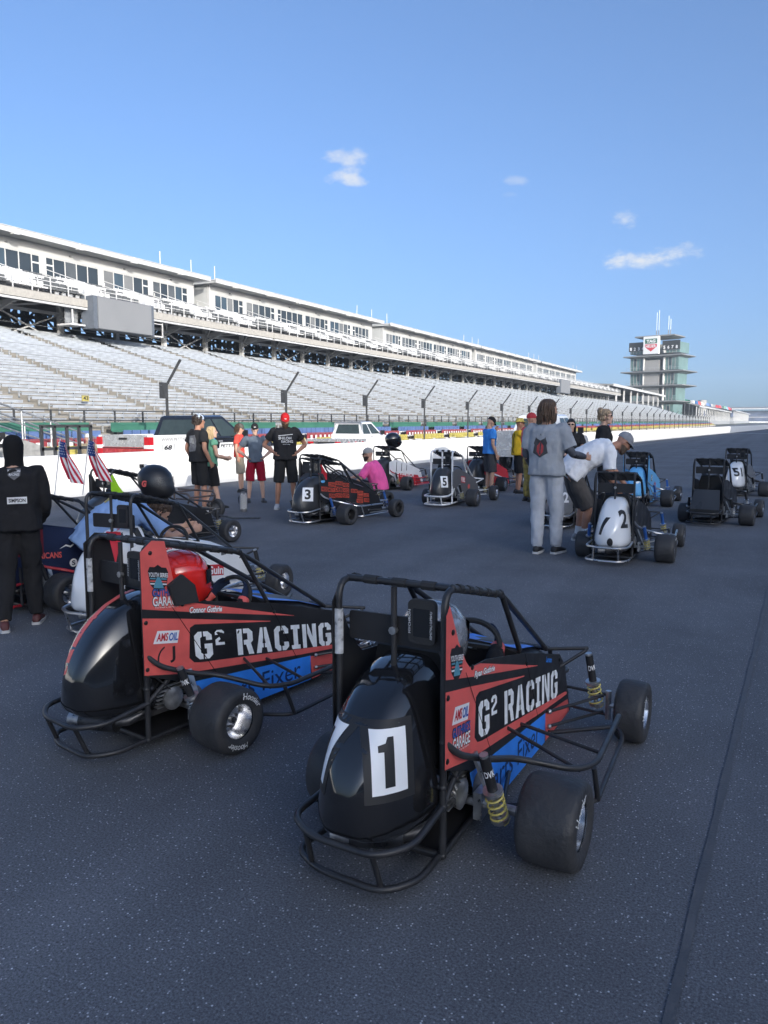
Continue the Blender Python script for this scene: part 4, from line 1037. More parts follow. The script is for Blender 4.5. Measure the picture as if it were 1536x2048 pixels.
    for k, mm in enumerate((mat('badge_teal', (.1, .3, .4), .5), M_cr, M_wh)): obj('badge_stripe', MB().add([PX(-1, cx+a, cz-.005-.012*k+b-.2*a, .0026) for a, b in ((-.045, 0), (-.015, 0), (-.015, .006), (-.045, .006))], [(0, 1, 2, 3)], mm).add([PX(-1, cx+a, cz-.005-.012*k+b-.2*a, .0026) for a, b in ((.045, 0), (.015, 0), (.015, .006), (.045, .006))], [(0, 1, 2, 3)], mm), p, 0)
    obj('badge_car', MB().add([PX(-1, cx+a, cz+b-.2*a, .003) for a, b in ((-.028, -.045), (.028, -.045), (.02, -.02), (.008, .004), (-.008, .004), (-.02, -.02))], [(0, 1, 2, 3, 4, 5)], mat('badge_teal', (.1, .3, .4))), p, 0)
    if second:
        side_text(p, 'J', -.12, .395, .03, .075, M_bk, 0, .03, 0, .003)
        ring = [PX(-1, -.13+.06*math.cos(a)*k, .425+.06*math.sin(a)*k, .003) for k in (1, .86) for a in [R(110+14*i) for i in range(12)]]
        obj('logo_arc', MB().add(ring, [(i, i+1, 13+i, 12+i) for i in range(11)], M_bk), p, 0)
    else:
        side_text(p, 'Larson', .83, .43, .09, .028, M_bl, -.3, .02, .3, .003)
    # seams between the panels and fasteners
    for a, b in (((-.1, .654), (.15, .282)), ((.53, .55), (.73, .205))):
        obj('panel_seam', MB().add([PX(-1, a[0]-.002, a[1], .0034), PX(-1, a[0]+.002, a[1], .0034), PX(-1, b[0]+.002, b[1], .0034), PX(-1, b[0]-.002, b[1], .0034)], [(0, 1, 2, 3)], mat('seam_black', (.004, .004, .004), .8)), p, 0)
    for x, z in ((-.21, .82 if not second else .92), (-.245, .61), (-.04, .655), (-.245, .395), (.56, .5), (.62, .32), (.9, .08), (1.05, .38)):
        obj('fastener', MB().lathe([(.010, 0), (.010, .003), (.005, .006), (.0005, .006)], PX(-1, x, z, .001), (0, -1, 0), mat('dark_bolt', (.03, .03, .03), .35, .6), 10, True), p, 30)
    obj('roll_bar_sticker', MB().add([V((-.24+.0172*math.cos(a)-0, .2+.0172*math.sin(a), z)) for z in (.70, .86) for a in [R(150+20*i) for i in range(7)]], [(i, i+1, 8+i, 7+i) for i in range(6)], mat('silver_sticker', (.6, .6, .6), .3, .3, .3, 40)), root, 60)
    # blue bonnet graphic
    hb = obj('hood_graphic', MB().add([V((.53, -.19, .567)), V((.80, -.17, .505)), V((1.04, -.135, .426)), V((1.0, .1, .455)), V((.8, .12, .525)), V((.53, .12, .588))], [(0, 1, 2, 3, 4, 5)], M_bl), root, 30)
CARS = []
c1, p1 = build_car(dict(pos=(-1.12, 2.5), hd=1.8, label='black and coral race car numbered 1, closest to the camera', hero=True, tailm=M_gl, ttop=.70, plate=[('1', 1, (-.42, -.09, .45), (.12, .19)), ('1', -1, (-.42, .09, .45), (.12, .19))], ttxt=[125], ttxt2=[150]))
livery(c1, p1, 'Ryan Guthrie')
c2, p2 = build_car(dict(pos=(-2.64, 2.79), hd=9.3, label='black and coral race car without a number, left of car number 1', hero=True, tailm=M_gl, ttop=.71, tallfin=True, tlong=.91, fx=.33, rw=-.455, tstripe=M_cr, ttxt=[55, 255], spring=M_sil))
livery(c2, p2, 'Connor Guthrie', True)
def grp(par, s, x, z, wd, ht, m, bg=None, slope=0, pad=.01):
    if bg: obj('sponsor_patch', MB().add([PX(-1, a, b+slope*(a-x), .0025) for a, b in ((x-pad, z-pad), (x+wd+pad, z-pad), (x+wd+pad, z+ht+pad), (x-pad, z+ht+pad))], [(0, 1, 2, 3)], bg), par, 0)
    return side_text(par, s, x, z, wd, ht, m, slope, .03, 0, .005)
M_navy = mat('navy_vinyl', (.012, .02, .06), .4, var=.15); M_mar = mat('maroon_vinyl', (.16, .012, .018), .42); M_lime = mat('lime_vinyl', (.36, .7, .02), .45)
M_sky = mat('sky_blue_vinyl', (.13, .42, .75), .4); M_rd = mat('bright_red_vinyl', (.5, .02, .03), .4); M_grp = mat('grey_panel', (.1, .1, .105), .4)
M_gry = mat('grey_primer_tail', (.17, .175, .185), .3, coat=.3); M_orr = mat('orange_red_ink', (.62, .09, .05), .5)
def plate_cfg(t): return [(t, 1, (-.40, -.11, .45), (.15, .2))]
# number 3
c, p = build_car(dict(pos=(-6.08, 9.86), hd=9.9, label='satin black race car numbered 3 with red names on its side', plate=plate_cfg('3'), fin=False, finl=False, bump=M_chrome, nerf=M_chrome, rim=M_rimb, spring=M_blsh, shockb=M_blsh))
for s, x, z, w_, h in (('NICK', -.22, .5, .12, .05), ('CONNIE', -.06, .56, .15, .045), ('GEORGE', .1, .57, .15, .04), ('HEIDI', .27, .53, .13, .045), ('MISTY', -.07, .48, .13, .045), ('DEB', .08, .47, .16, .06), ('SHOCK', .27, .45, .13, .045), ('KEVIN', -.05, .39, .13, .045), ('SONYA', .1, .385, .14, .045), ('KEITH', .27, .37, .13, .045), ('HEATHER', .46, .43, .14, .04), ('CODY', .62, .39, .12, .04), ('LUCY', .77, .34, .12, .04), ('EVAN', .62, .33, .12, .045), ('NICKY', .6, .26, .14, .045), ('OWEN', .78, .26, .12, .04)):
    grp(p, s, x, z, w_, h, M_bk, M_orr, -.12, .008)
obj('round_badge', MB().add([PX(-1, -.19+.045*math.cos(a), .63+.022*math.sin(a), .003) for a in [k*math.pi/8 for k in range(16)]], [tuple(range(16))], M_sky), p, 0)
# black car behind number 3
build_car(dict(pos=(-6.78, 10.95), hd=9, label='black race car with a red windscreen strut, just behind number 3', finm=M_rd, fin=False, rim=M_rimb, tailm=M_car))
# kamtech
c, p = build_car(dict(pos=(-7.73, 15.36), hd=5, label='white and red race car with a black helmet on its cage, beside the wall', panel=M_wh, fin=False, finl=False, rim=M_rimb, nerf=M_rd, tailm=M_car))
flat('red_graphic', [(.1, .2), (.15, .36), (1.0, .27), (1.2, .06), (.3, .06)], M_rd, p, -1, .0025)
for k in range(3): flat('black_graphic', [(.02+.22*k, .40), (.04+.22*k, .62-.045*k), (.06+.22*k, .62-.045*k), (.05+.22*k, .40)], M_bk, p, -1, .003)
side_text(p, 'KAMTECH', .2, .28, .6, .11, M_wh, -.1, .04, 0, .0045)
# number 5
c, p = build_car(dict(pos=(-5.31, 12.92), hd=-2, label='race car numbered 5 with a silver painted roll cage', tube=M_silver, tr=.017, bump=M_silver, plate=plate_cfg('5'), panel=M_grp, fin=False, finl=False, nerfs=False, top=.99, tailm=M_car))
grp(p, 'FUEL', .2, .42, .2, .08, M_wh, M_rd, -.15, .02); obj('oval_badge', MB().add([PX(-1, .62+.07*math.cos(a), .3+.045*math.sin(a), .003) for a in [k*math.pi/8 for k in range(16)]], [tuple(range(16))], M_cr), p, 0)
# red and black beyond 5
c, p = build_car(dict(pos=(-5.84, 16.16), hd=3, label='dark red race car with a black cage, behind number 5', panel=M_rd, hood=M_rd, fin=False, finl=False, tailm=M_car))
flat('white_graphic', [(-.1, .36), (.2, .38), (.9, .22), (.6, .24)], M_wh, p, -1, .0025); side_text(p, 'SPRINT', .12, .47, .3, .05, M_wh, -.14, .03, .2, .004)
# number 2
c, p = build_car(dict(pos=(-1.53, 8.65), hd=-1, label='race car with a white tail numbered 2, under the bending man', tailm=M_wp, plate=[('2', 1, (-.38, -.115, .49), (.17, .26))], platebg=False, bump=M_chrome, nerf=M_chrome, spring=M_yel, shockb=M_blsh, fin=False, display=False, ttxt=[90]))
t = MB(); F = lambda u, v: V((-.6, .16-.09*u, .33+.18*v)); put_text(t, '1', F, M_bk, .03, .2); tl = [o for o in c.children if o.name.startswith('tail')][0]
obj('number', project(t, tl, (.8, -.5, 0), .003, .02), tl, 60)
obj('tail_vent', project(MB().add([V((-.7, -.02+.03*math.cos(a), .26+.045*math.sin(a))) for a in [k*math.pi/7 for k in range(14)]], [tuple(range(14))], M_bk), tl, (1, 0, 0), .003, .02), tl, 60)
for z in (.62, .5): grp(p, 'R', -.16, z, .03, .04, M_wh)
# light blue 5s
c, p = build_car(dict(pos=(-2.22, 14.43), hd=1, label='light blue race car marked 5S, behind car number 2', tailm=M_sky, panel=M_sky, plate=[('5s', 1, (-.44, -.09, .50), (.2, .2))], platebg=False, numm=M_wh, rim=M_rim, bump=M_chrome, spring=M_blsh, shockb=M_blsh))
grp(p, 'HQ', .05, .45, .14, .1, M_wh, M_grp, -.1); obj('red_mark', MB().add([PX(-1, x, z, .003) for x, z in ((.35, .3), (.45, .42), (.5, .36), (.6, .4), (.58, .25), (.48, .2))], [tuple(range(6))], M_rd), p, 0)
# black right, flat back
build_car(dict(pos=(-.86, 12.36), hd=5, label='all black race car with a flat carbon back cover, far right', tail=False, flatback=True, display=False, fin=False, finl=True, spring=M_sil))
# 51
c, p = build_car(dict(pos=(-.72, 17.35), hd=5, label='white race car numbered 51 at the right edge', tailm=M_wp, panel=M_gry, plate=[('51', 1, (-.44, -.07, .50), (.26, .24))], platebg=False, fin=False, finl=False, spring=M_sil))
# hidden grey tail
build_car(dict(pos=(-2.72, 11.1), hd=0, label='grey tailed race car half hidden behind the long haired man', tailm=M_gry, bump=M_chrome, plate=plate_cfg('2'), platebg=False, numm=M_wh, fin=False, finl=False))
# white 7 with helmet
c, p = build_car(dict(pos=(-4.22, 4.2), hd=-4, label='white race car with a red numeral and a black helmet on its roof', tailm=M_wp, ttop=.74, panel=M_wh, bump=M_chrome, nerf=M_chrome, fin=False, finl=False, top=1.0, hood=M_wh))
tl = [o for o in c.children if o.name.startswith('tail')][0]; d = V((.7, .7, 0)); ri = V((.7, -.7, 0))
for nm, pts, mm in (('number_outline', [(-.12, .27), (.1, .27), (.1, .2), (-.0, -.16), (.1, -.16), (.06, -.24), (-.14, -.24), (-.1, -.16), (-.06, -.16), (.02, .15), (-.03, .12), (-.12, .12)], M_bk), ('number', [(-.1, .25), (.085, .25), (.085, .19), (-.03, -.2), (-.1, -.2), (.02, .17), (-.1, .17)], M_rd)):
    t = MB().add([V((-.38, -.13, .50))+ri*a+V((0, 0, 1))*b for a, b in pts], [tuple(range(len(pts)))], mm)
    obj(nm, project(t, tl, d, .003 if mm is M_bk else .005, .025), tl, 60)
t = MB(); put_text(t, 'BOON', lambda u, v: V((-.36, -.13, .79))+ri*(-.13+.2*u)+V((0, 0, .05*v)), M_rd, .03); obj('tail_lettering', project(t, tl, d, .003, .02), tl, 60)
grp(p, 'SafeGuin', .42, .30, .4, .07, M_wh, M_rd, -.14); side_text(p, '19', .25, .42, .08, .08, M_bk, 0, .01, 0, .004); grp(p, 'ASR', .05, .55, .12, .05, M_rd)
for x, z in ((.3, .52), (.45, .48), (.1, .42), (.8, .40)): obj('sponsor_patch', MB().add([PX(-1, x+a, z+b, .003) for a, b in ((0, 0), (.07, 0), (.07, .045), (0, .045))], [(0, 1, 2, 3)], M_grp), p, 0)
# navy
c, p = build_car(dict(pos=(-5.4, 4.3), rw=-.42, hd=10, label='navy blue race car with a maroon fin and red bars, far left', panel=M_navy, finm=M_mar, tailm=M_navy, bump=M_redtube, nerf=M_redtube, hood=M_navy, rim=M_rim))
side_text(p, 'AMERICANS', -.2, .42, .3, .05, M_cr, -.08, .03, 0, .004); side_text(p, 'R', .42, .22, .1, .13, M_wh, 0, .01, 0, .004)
obj('ridge_mark', MB().add([PX(-1, x, z, .004) for x, z in ((.08, .47), (.14, .5), (.18, .485), (.24, .52), (.33, .455), (.24, .505), (.18, .47), (.14, .487))], [tuple(range(8))], M_wh), p, 0)
obj('round_badge', MB().add([PX(-1, .2+.035*math.cos(a), .34+.035*math.sin(a), .004) for a in [k*math.pi/8 for k in range(16)]], [tuple(range(16))], M_wh), p, 0)
side_text(p, 'S', .185, .32, .03, .04, M_navy, 0, .03, 0, .006); side_text(p, '8', .44, .10, .06, .08, M_wh, 0, .01, 0, .004)
for k in range(2): obj('edge_trim', MB().tube([PX(-1, .5+.02*k, .56-k*.03, .004), PX(-1, .75, .1+k*.4, .004)], .004, M_cr, 5), p)
# lime
c, p = build_car(dict(pos=(-6.8, 6.6), hd=10, label='black race car with lime green panels, behind the navy car', panel=M_bk, finm=M_lime, tailm=M_car))
flat('green_graphic', [(-.08, .66), (.1, .645), (.54, .55), (.54, .45), (.1, .5), (-.05, .5)], M_lime, p, -1, .0025)
obj('action_camera', MB().box((.2, -.15, .98), (.03, .05, .05), M_bk).box((.2, -.15, .94), (.02, .02, .07), M_bk), c, 0)

# ---------------------------------------------------------------- helmets, flags, small gear
def helmet_parts(root, shell, visor, s=1.0, dec=None):
    prof = [(0, .082, .09, 0), (.02, .1, .115, .012), (.06, .115, .135, .02), (.1, .124, .142, .012), (.15, .127, .145, 0), (.2, .117, .132, -.004), (.24, .085, .098, -.006), (.262, .045, .055, -.008), (.268, .01, .012, -.008)]
    rings = [[V((rx_*math.cos(a), ry*math.sin(a)+dy+(.012 if math.sin(a) > .5 and z < .1 else 0), z))*s for a in [k*2*math.pi/24 for k in range(24)]] for z, rx_, ry, dy in prof]
    sh = obj('shell', MB().loft(rings, shell), root, 60)
    def vf(u, v):
        a = R(90-72+144*u); z = .105+.07*v; return V((.131*math.cos(a), (.149+.004*(1-v))*math.sin(a)+.006, z))*s
    obj('visor', grid_patch(vf, 14, 4, visor), root, 60)
    obj('rim_trim', MB().tube([rings[0][k]+V((0, 0, .004*s)) for k in range(24)], .007*s, M_pad, 6, closed=True), root)
    if dec:
        for sd in (-1, 1):
            t = MB(); put_text(t, 'G', lambda u, v: V((sd*(.131-.008*abs(u-.5)), (-.03+.05*u*sd)-.0, .1+.05*v))*s, dec, .06, .2); obj('helmet_mark', t, root, 0)
    return sh
M_hb = mat('helmet_satin_black', (.012, .012, .014), .4, coat=.2); M_hg = mat('helmet_gloss_black', (.01, .01, .011), .1, coat=1); M_clear = mat('clear_visor', (.75, .78, .8), .05, trans=.9, alpha=.35); M_dv = mat('dark_visor', (.01, .01, .012), .06)
M_hr = mat('helmet_red', (.75, .025, .02), .15, coat=.8); M_hs = mat('helmet_silver', (.42, .44, .48), .22, .6, .35, 14, coat=.5)
def loose_helmet(x, y, z, rz, s, shell, visor, label, dec=None, tilt=0):
    r = empty('helmet', (x, y, z), R(rz)); r.rotation_euler = (R(tilt), 0, R(rz)); tag(r, label, 'helmet'); helmet_parts(r, shell, visor, s, dec)
loose_helmet(-4.17, 4.40, .925, -85, .95, M_hb, M_clear, 'satin black helmet with raised clear visor on the white car roof', M_cr)
loose_helmet(-7.62, 15.48, .93, -30, 1.25, M_hg, M_dv, 'glossy black helmet resting on the white and red car cage', tilt=12)
def us_flag(x, y, z0, z1, lean, label):
    r = empty('flag', (x, y, z0)); tag(r, label, 'flag', 'flags on the navy car')
    h = z1-z0
    obj('pole', MB().tube([(0, 0, 0), (lean*.12, 0, h)], .006, M_wh, 6), r)
    red, wh, nv = cloth('flag_red', (.5, .03, .06)), cloth('flag_white', (.75, .75, .75)), cloth('flag_blue', (.03, .06, .2))
    def P(u, v):   # u along the stripes hanging down, v across
        return V((lean*.12*(1-.0)+.02+.27*u*.45*1+.10*v*.0+ .03*math.sin(v*7+u*3), -.02+.02*math.sin(u*8+v*5), h-.015-.27*u*1.0-.17*v*.9*(1-.25*u)+0.0))
    P2 = lambda u, v: V((lean*.12+(.22*v+.05*u)*(.35+.65*u)+.012*math.sin(v*9), -.03*math.sin(v*8+u*4), h-.01-.37*u-.05*v))
    m = MB(); nu, nv_ = 13, 14
    vs = [P2(j/nv_, i/nu) for j in range(nv_+1) for i in range(nu+1)]
    for j in range(nv_):
        for i in range(nu):
            mm = nv if (j < 6 and i < 7) else (red if i % 2 == 0 else wh)
            m.f.append((j*(nu+1)+i, j*(nu+1)+i+1, (j+1)*(nu+1)+i+1, (j+1)*(nu+1)+i)); m.m.append(m.mi(mm))
    m.v = [tuple(q) for q in vs]
    cl = obj('cloth', m, r, 60)
    st = MB()
    for j in range(5):
        for i in range(5):
            c0 = P2((j+.7)/nv_, (i+.8)/nu)+V((0, -.003, 0))
            st.add([c0+V((.006*math.cos(a), 0, .006*math.sin(a))) for a in [k*2*math.pi/5 for k in range(5)]], [(0, 1, 2, 3, 4)], wh)
    tag(obj('stars', st, cl, 0), kind='stuff')
us_flag(-6.13, 5.12, .78, 1.34, 1, 'small american flag left of its twin above the navy car')
us_flag(-6.12, 5.45, .78, 1.34, 1, 'small american flag right of its twin above the navy car')
def cart():
    r = empty('hand_cart', (-7.95, 9.25, 0), R(-8)); tag(r, 'low tube framed push cart with black wheels by the standing group', 'cart')
    mt = mat('brown_steel_tube', (.1, .075, .065), .5, .3)
    obj('frame', MB().tube([(-.75, -.25, .26), (.1, -.25, .26), (.16, -.25, .36), (.1, -.25, .42), (-.7, -.25, .42)], .016, mt, 8, .05).tube([(-.75, .25, .26), (.1, .25, .26), (.16, .25, .36), (.1, .25, .42), (-.7, .25, .42)], .016, mt, 8, .05).tube([(.14, -.25, .36), (.14, .25, .36)], .014, mt, 8).tube([(-.3, -.25, .42), (-.3, .25, .42)], .014, mt, 8).tube([(-.2, -.25, .26), (-.2, -.25, .42)], .014, mt, 8).tube([(.0, -.25, .26), (.05, -.25, .14), (.05, .25, .14), (.0, .25, .26)], .014, mt, 8), r)
    for y in (-.34, .34):
        w_ = empty('wheel', (.1, y, .15)); w_.parent = r
        obj('tyre', lambda: MB().lathe([(.08, -.035), (.13, -.04), (.148, -.02), (.15, 0), (.148, .02), (.13, .04), (.08, .035)], (0, 0, 0), (0, 1, 0), M_rub, 24), w_, 50, key='ctyre'); obj('rim', lambda: MB().lathe([(.085, -.03), (.06, -.01), (.015, -.015), (.001, -.015)], (0, 0, 0), (0, 1, 0), M_grp, 20).lathe([(.085, .03), (.06, .01), (.015, .015), (.001, .015)], (0, 0, 0), (0, 1, 0), M_grp, 20), w_, 30, key='crim')
    b = obj('tow_bar', MB().tube([(.2, -.1, .05), (.5, -.15, .03), (.95, -.08, .05)], .016, M_eng, 8), None); b.location = (-7.9, 9.6, 0); tag(b, 'bent steel bar lying on the asphalt by the cart', 'bar')
cart()
def bottle():
    r = empty('checkered_bottle', (-7.96, 10.45, 0)); tag(r, 'tall black and white checkered bottle standing on the track', 'bottle')
    bk, wh = M_bk, M_wh; m = MB(); n, k = 12, 12
    for j in range(k):
        for i in range(n):
            q = [V((.06*math.cos(2*math.pi*a/n), .06*math.sin(2*math.pi*a/n), z)) for a, z in ((i, .04+j*.022), (i+1, .04+j*.022), (i+1, .062+j*.022), (i, .062+j*.022))]
            m.add(q, [(0, 1, 2, 3)], bk if (i+j) % 2 else wh)
    obj('sleeve', m, r, 60); obj('flask', MB().lathe([(.001, 0), (.058, .0), (.059, .3), (.05, .315), (.03, .33), (.001, .335)], (0, 0, 0), (0, 0, 1), M_grp, 16), r); obj('handle', MB().tube([(-.058, 0, .26), (-.1, 0, .24), (-.1, 0, .14), (-.058, 0, .12)], .009, M_bk, 6, .02), r)
bottle()
# ---------------------------------------------------------------- trucks
M_tg = mat('truck_glass', (.04, .055, .053), .06, spec=.6); M_trw = mat('truck_white_paint', (.78, .78, .78), .18, coat=.7, var=.03); M_trk = mat('truck_black_paint', (.012, .012, .014), .15, coat=.8); M_trr = mat('truck_red_paint', (.4, .03, .04), .25, coat=.6); M_tl = mat('tail_lamp_red', (.5, .01, .02), .15); M_trs = mat('truck_silver_paint', (.5, .51, .52), .25, .5)
def truck(x, y, z, hd, s, label, body, cab, flatbed=False, gate=None, kind='pickup truck'):
    r = empty('pickup_truck', (x, y, z), R(90-hd)); r.scale = (s, s, s); tag(r, label, 'truck')
    def arch(cx, n=8): return [(cx-.5*math.cos(math.pi*k/n), .5+.46*math.sin(math.pi*k/n)) for k in range(n+1)]
    low = [(-2.95, .55)]+arch(-1.75)+arch(1.85)+[(2.85, .5), (2.95, .75), (2.9, 1.05), (2.6, 1.2), (1.2, 1.3), (-.85, 1.34), (-.85, .95), (-2.95, .95)]
    m = MB()
    rings = []
    for yy, k in ((-.98, .97), (-.965, 1), (.965, 1), (.98, .97)): rings.append([V((a*(.998 if k < 1 else 1), yy, .95+(b-.95)*k)) for a, b in low])
    bo = obj('body', m.loft(rings, cab), r, 30)
    if not flatbed:
        for sd in (-1, 1): obj('bed_side', MB().prism([(-2.96, .62)]+[(a, b) for a, b in arch(-1.75)]+[(-.87, .6), (-.87, 1.42), (-2.96, 1.42)], lambda a, b: V((a, sd*.985, b)), (0, -sd*.1, 0), body), r, 0)
        tg = obj('tailgate', MB().box((-2.95, 0, 1.14), (.09, 1.62, .58), gate or body).box((-3.0, 0, 1.32), (.03, .3, .06), M_bk), r, 0)
        obj('tailgate_lettering', put_text(MB(), 'CHEVROLET', lambda u, v: V((-2.998, .65-1.3*u, 1.1+.12*v)), M_trs, .02), tg, 0)
        if gate is not None:
            obj('tailgate_band', MB().box((-2.999, 0, .98), (.02, 1.6, .22), M_trr), tg, 0); obj('tailgate_band', MB().box((-3.003, 0, 1.06), (.02, 1.6, .025), M_bk), tg, 0)
        for sd in (-1, 1): obj('tail_lamp', MB().box((-2.94, sd*.9, 1.12), (.16, .2, .5), M_tl).box((-2.95, sd*.9, 1.1), (.16, .21, .1), M_sw), r, 0)
    else:
        obj('flat_bed', MB().box((-1.95, 0, 1.05), (2.5, 2.1, .12), M_trs).box((-1.95, 0, .9), (2.3, .9, .2), M_eng), r, 0)
        for sd in (-1, 1): obj('bed_rail', MB().box((-1.95, sd*1.03, .93), (2.4, .05, .2), M_trs), r, 0); obj('tail_lamp', MB().box((-3.2, sd*.8, .95), (.06, .3, .1), M_tl), r, 0)
        obj('headache_rack', MB().tube([(-.75, -.9, 1.1), (-.75, -.8, 1.95), (-.75, .8, 1.95), (-.75, .9, 1.1)], .04, M_galv, 8, .1).box((-.75, 0, 1.3), (.04, 1.7, .4), M_trs), r, 0)
        for k in range(6): obj('side_hatch', MB().box((-2.9+k*.36, -1.06, .93), (.16, .01, .1), M_tl if k % 2 else M_eng), r, 0)
    obj('bumper', MB().box((-3.06, 0, .68), (.14, 1.85, .24), M_trs), r, 0); obj('front_bumper', MB().box((2.98, 0, .6), (.14, 1.9, .28), M_trs), r, 0)
    b = [(-.85, .93, 1.3), (1.35, .93, 1.3)]; t = [(-.68, .74, 1.93), (.48, .74, 1.95)]
    g = lambda k: [V((b[0][0]*(1-k)+t[0][0]*k, -(b[0][1]*(1-k)+t[0][1]*k), 1.3+.63*k)), V((b[1][0]*(1-k)+t[1][0]*k, -(b[1][1]*(1-k)+t[1][1]*k), 1.3+.65*k)), V((b[1][0]*(1-k)+t[1][0]*k, b[1][1]*(1-k)+t[1][1]*k, 1.3+.65*k)), V((b[0][0]*(1-k)+t[0][0]*k, b[0][1]*(1-k)+t[0][1]*k, 1.3+.63*k))]
    top = [V((q.x*.9, q.y*.88, q.z+.05)) for q in g(1)]
    cb = obj('cab', MB().loft([g(0), g(1), top], cab), r, 35)
    for sd in (0, 1):
        A = [g(.08), g(.9)]; i, j = (0, 1) if sd == 0 else (3, 2); o_ = V((0, -.012 if sd == 0 else .012, 0))
        L2 = lambda u, v: (A[0][i]*(1-u)+A[0][j]*u)*(1-v)+(A[1][i]*(1-u)+A[1][j]*u)*v+o_
        for u0, u1 in ((.04, .42), (.47, .93)): obj('side_window', MB().add([L2(u0, 0), L2(u1, 0), L2(u1-(.06 if u1 > .9 else 0), 1), L2(u0, 1)], [(0, 1, 2, 3)], M_tg), cb, 0)
        obj('door_handle', MB().box((.05, -.985 if sd == 0 else .985, 1.2), (.18, .03, .04), M_trs), r, 0); obj('mirror', MB().box((1.1, -1.1 if sd == 0 else 1.1, 1.42), (.12, .2, .22), M_bk), r, 0)
    A, B = g(.1), g(.88)
    obj('rear_window', MB().add([A[0]*.9+A[3]*.1+V((-.012, 0, 0)), A[0]*.1+A[3]*.9+V((-.012, 0, 0)), B[0]*.1+B[3]*.9+V((-.012, 0, 0)), B[0]*.9+B[3]*.1+V((-.012, 0, 0))], [(0, 1, 2, 3)], M_tg), cb, 0)
    obj('windscreen', MB().add([A[1]*.94+A[2]*.06+V((.012, 0, .01)), A[1]*.06+A[2]*.94+V((.012, 0, .01)), B[1]*.06+B[2]*.94+V((.012, 0, .01)), B[1]*.94+B[2]*.06+V((.012, 0, .01))], [(0, 1, 2, 3)], M_tg), cb, 0)
    for wx in (-1.75, 1.85):
        for sd in (-1, 1):
            w_ = empty('wheel', (wx, sd*.84, .4)); w_.parent = r
            obj('tyre', lambda: MB().lathe([(.24, -.12), (.37, -.13), (.4, -.08), (.4, .08), (.37, .13), (.24, .12)], (0, 0, 0), (0, 1, 0), M_rub, 28), w_, 40, key='ttyre'); obj('rim', lambda: MB().lathe([(.25, -.1), (.2, -.06), (.05, -.09), (.001, -.09)], (0, 0, 0), (0, 1, 0), M_trs, 20).lathe([(.25, .1), (.2, .06), (.05, .09), (.001, .09)], (0, 0, 0), (0, 1, 0), M_trs, 20), w_, 40, key='trim')
    return r
t1 = truck(-16.4, 19.1, -.3, 0, 1.0, 'pickup with white bed, red tailgate band and black cab behind the wall', M_trw, M_trk, gate=M_trs)
TS = lambda x, z, o_=.0: V((x, -.992-o_, z))
t = MB(); put_text(t, 'WWW.PETTYPERFORMANCE', lambda u, v: TS(-2.55+2.0*u, 1.24+.1*v, .002), M_grp, 0); obj('bed_lettering', t, t1, 0)
t = MB().add([TS(x, z, .002) for x, z in ((-2.55, .98), (-2.05, .95), (-2.02, 1.16), (-2.5, 1.18))], [(0, 1, 2, 3)], M_bk).add([TS(x, z, .003) for x, z in ((-2.53, .99), (-2.07, .965), (-2.04, 1.15), (-2.49, 1.17))], [(0, 1, 2, 3)], M_wh); put_text(t, '68', lambda u, v: TS(-2.45+.33*u, 1.0+.14*v, .005), M_bk, .05, .2); obj('number_mark', t, t1, 0)
obj('yellow_flash', MB().add([TS(x, z, .0025) for x, z in ((-2.9, .98), (-2.55, .99), (-2.3, .9), (-2.9, .9))], [(0, 1, 2, 3)], mat('orange_vinyl', (.7, .3, .03), .4)), t1, 0)
for nm, cx, cz, rr_, mm in (('pink_swirl', -.42, 1.0, .28, mat('pink_vinyl', (.8, .12, .45), .4)), ('blue_swirl', -.38, 1.2, .17, M_bl), ('blue_swirl', -.28, 1.4, .1, M_bl), ('white_swirl', -.45, 1.08, .13, mat('lilac_vinyl', (.75, .55, .9), .4))):
    obj(nm, MB().add([TS(cx+rr_*math.cos(a), cz+rr_*.9*math.sin(a), .004+(.28-rr_)*.01) for a in [k*math.pi/10 for k in range(20)]], [tuple(range(20))], mm), t1, 0)
t = MB().add([TS(x, z, .004) for x, z in ((-.05, .9), (.9, .95), (.95, 1.15), (0, 1.15))], [(0, 1, 2, 3)], M_wh); put_text(t, 'PETTY', lambda u, v: TS(.02+.7*u, 1.0+.1*v, .006), M_bk, .04, .2); obj('door_lettering', t, t1, 0)
truck(-18.3, 32.9, -.3, 0, .9, 'white flatbed work truck behind the pit wall', M_trw, M_trw, flatbed=True)
truck(-6.7, 24.4, 0, 1, .86, 'white pickup parked on the track by the wall', M_trs, M_trw)
def sign134():
    r = empty('row_sign', (-20.6, 15.3, -.3)); tag(r, 'small square black sign with white figures on the ramp rail', 'sign')
    obj('board', MB().box((0, 0, 1.25), (.03, .5, .45), M_bk), r, 0); obj('stand', MB().tube([(-.03, 0, 0), (-.03, 0, 1.2)], .02, M_galv, 6), r)
    obj('figures', put_text(MB(), '134', lambda u, v: V((.02, -.2+.4*u, 1.08+.2*v)), M_sw, .03), r, 0); obj('mark', put_text(MB(), '+', lambda u, v: V((.02, -.06+.12*u, 1.31+.12*v)), M_sw, .05), r, 0)
sign134()
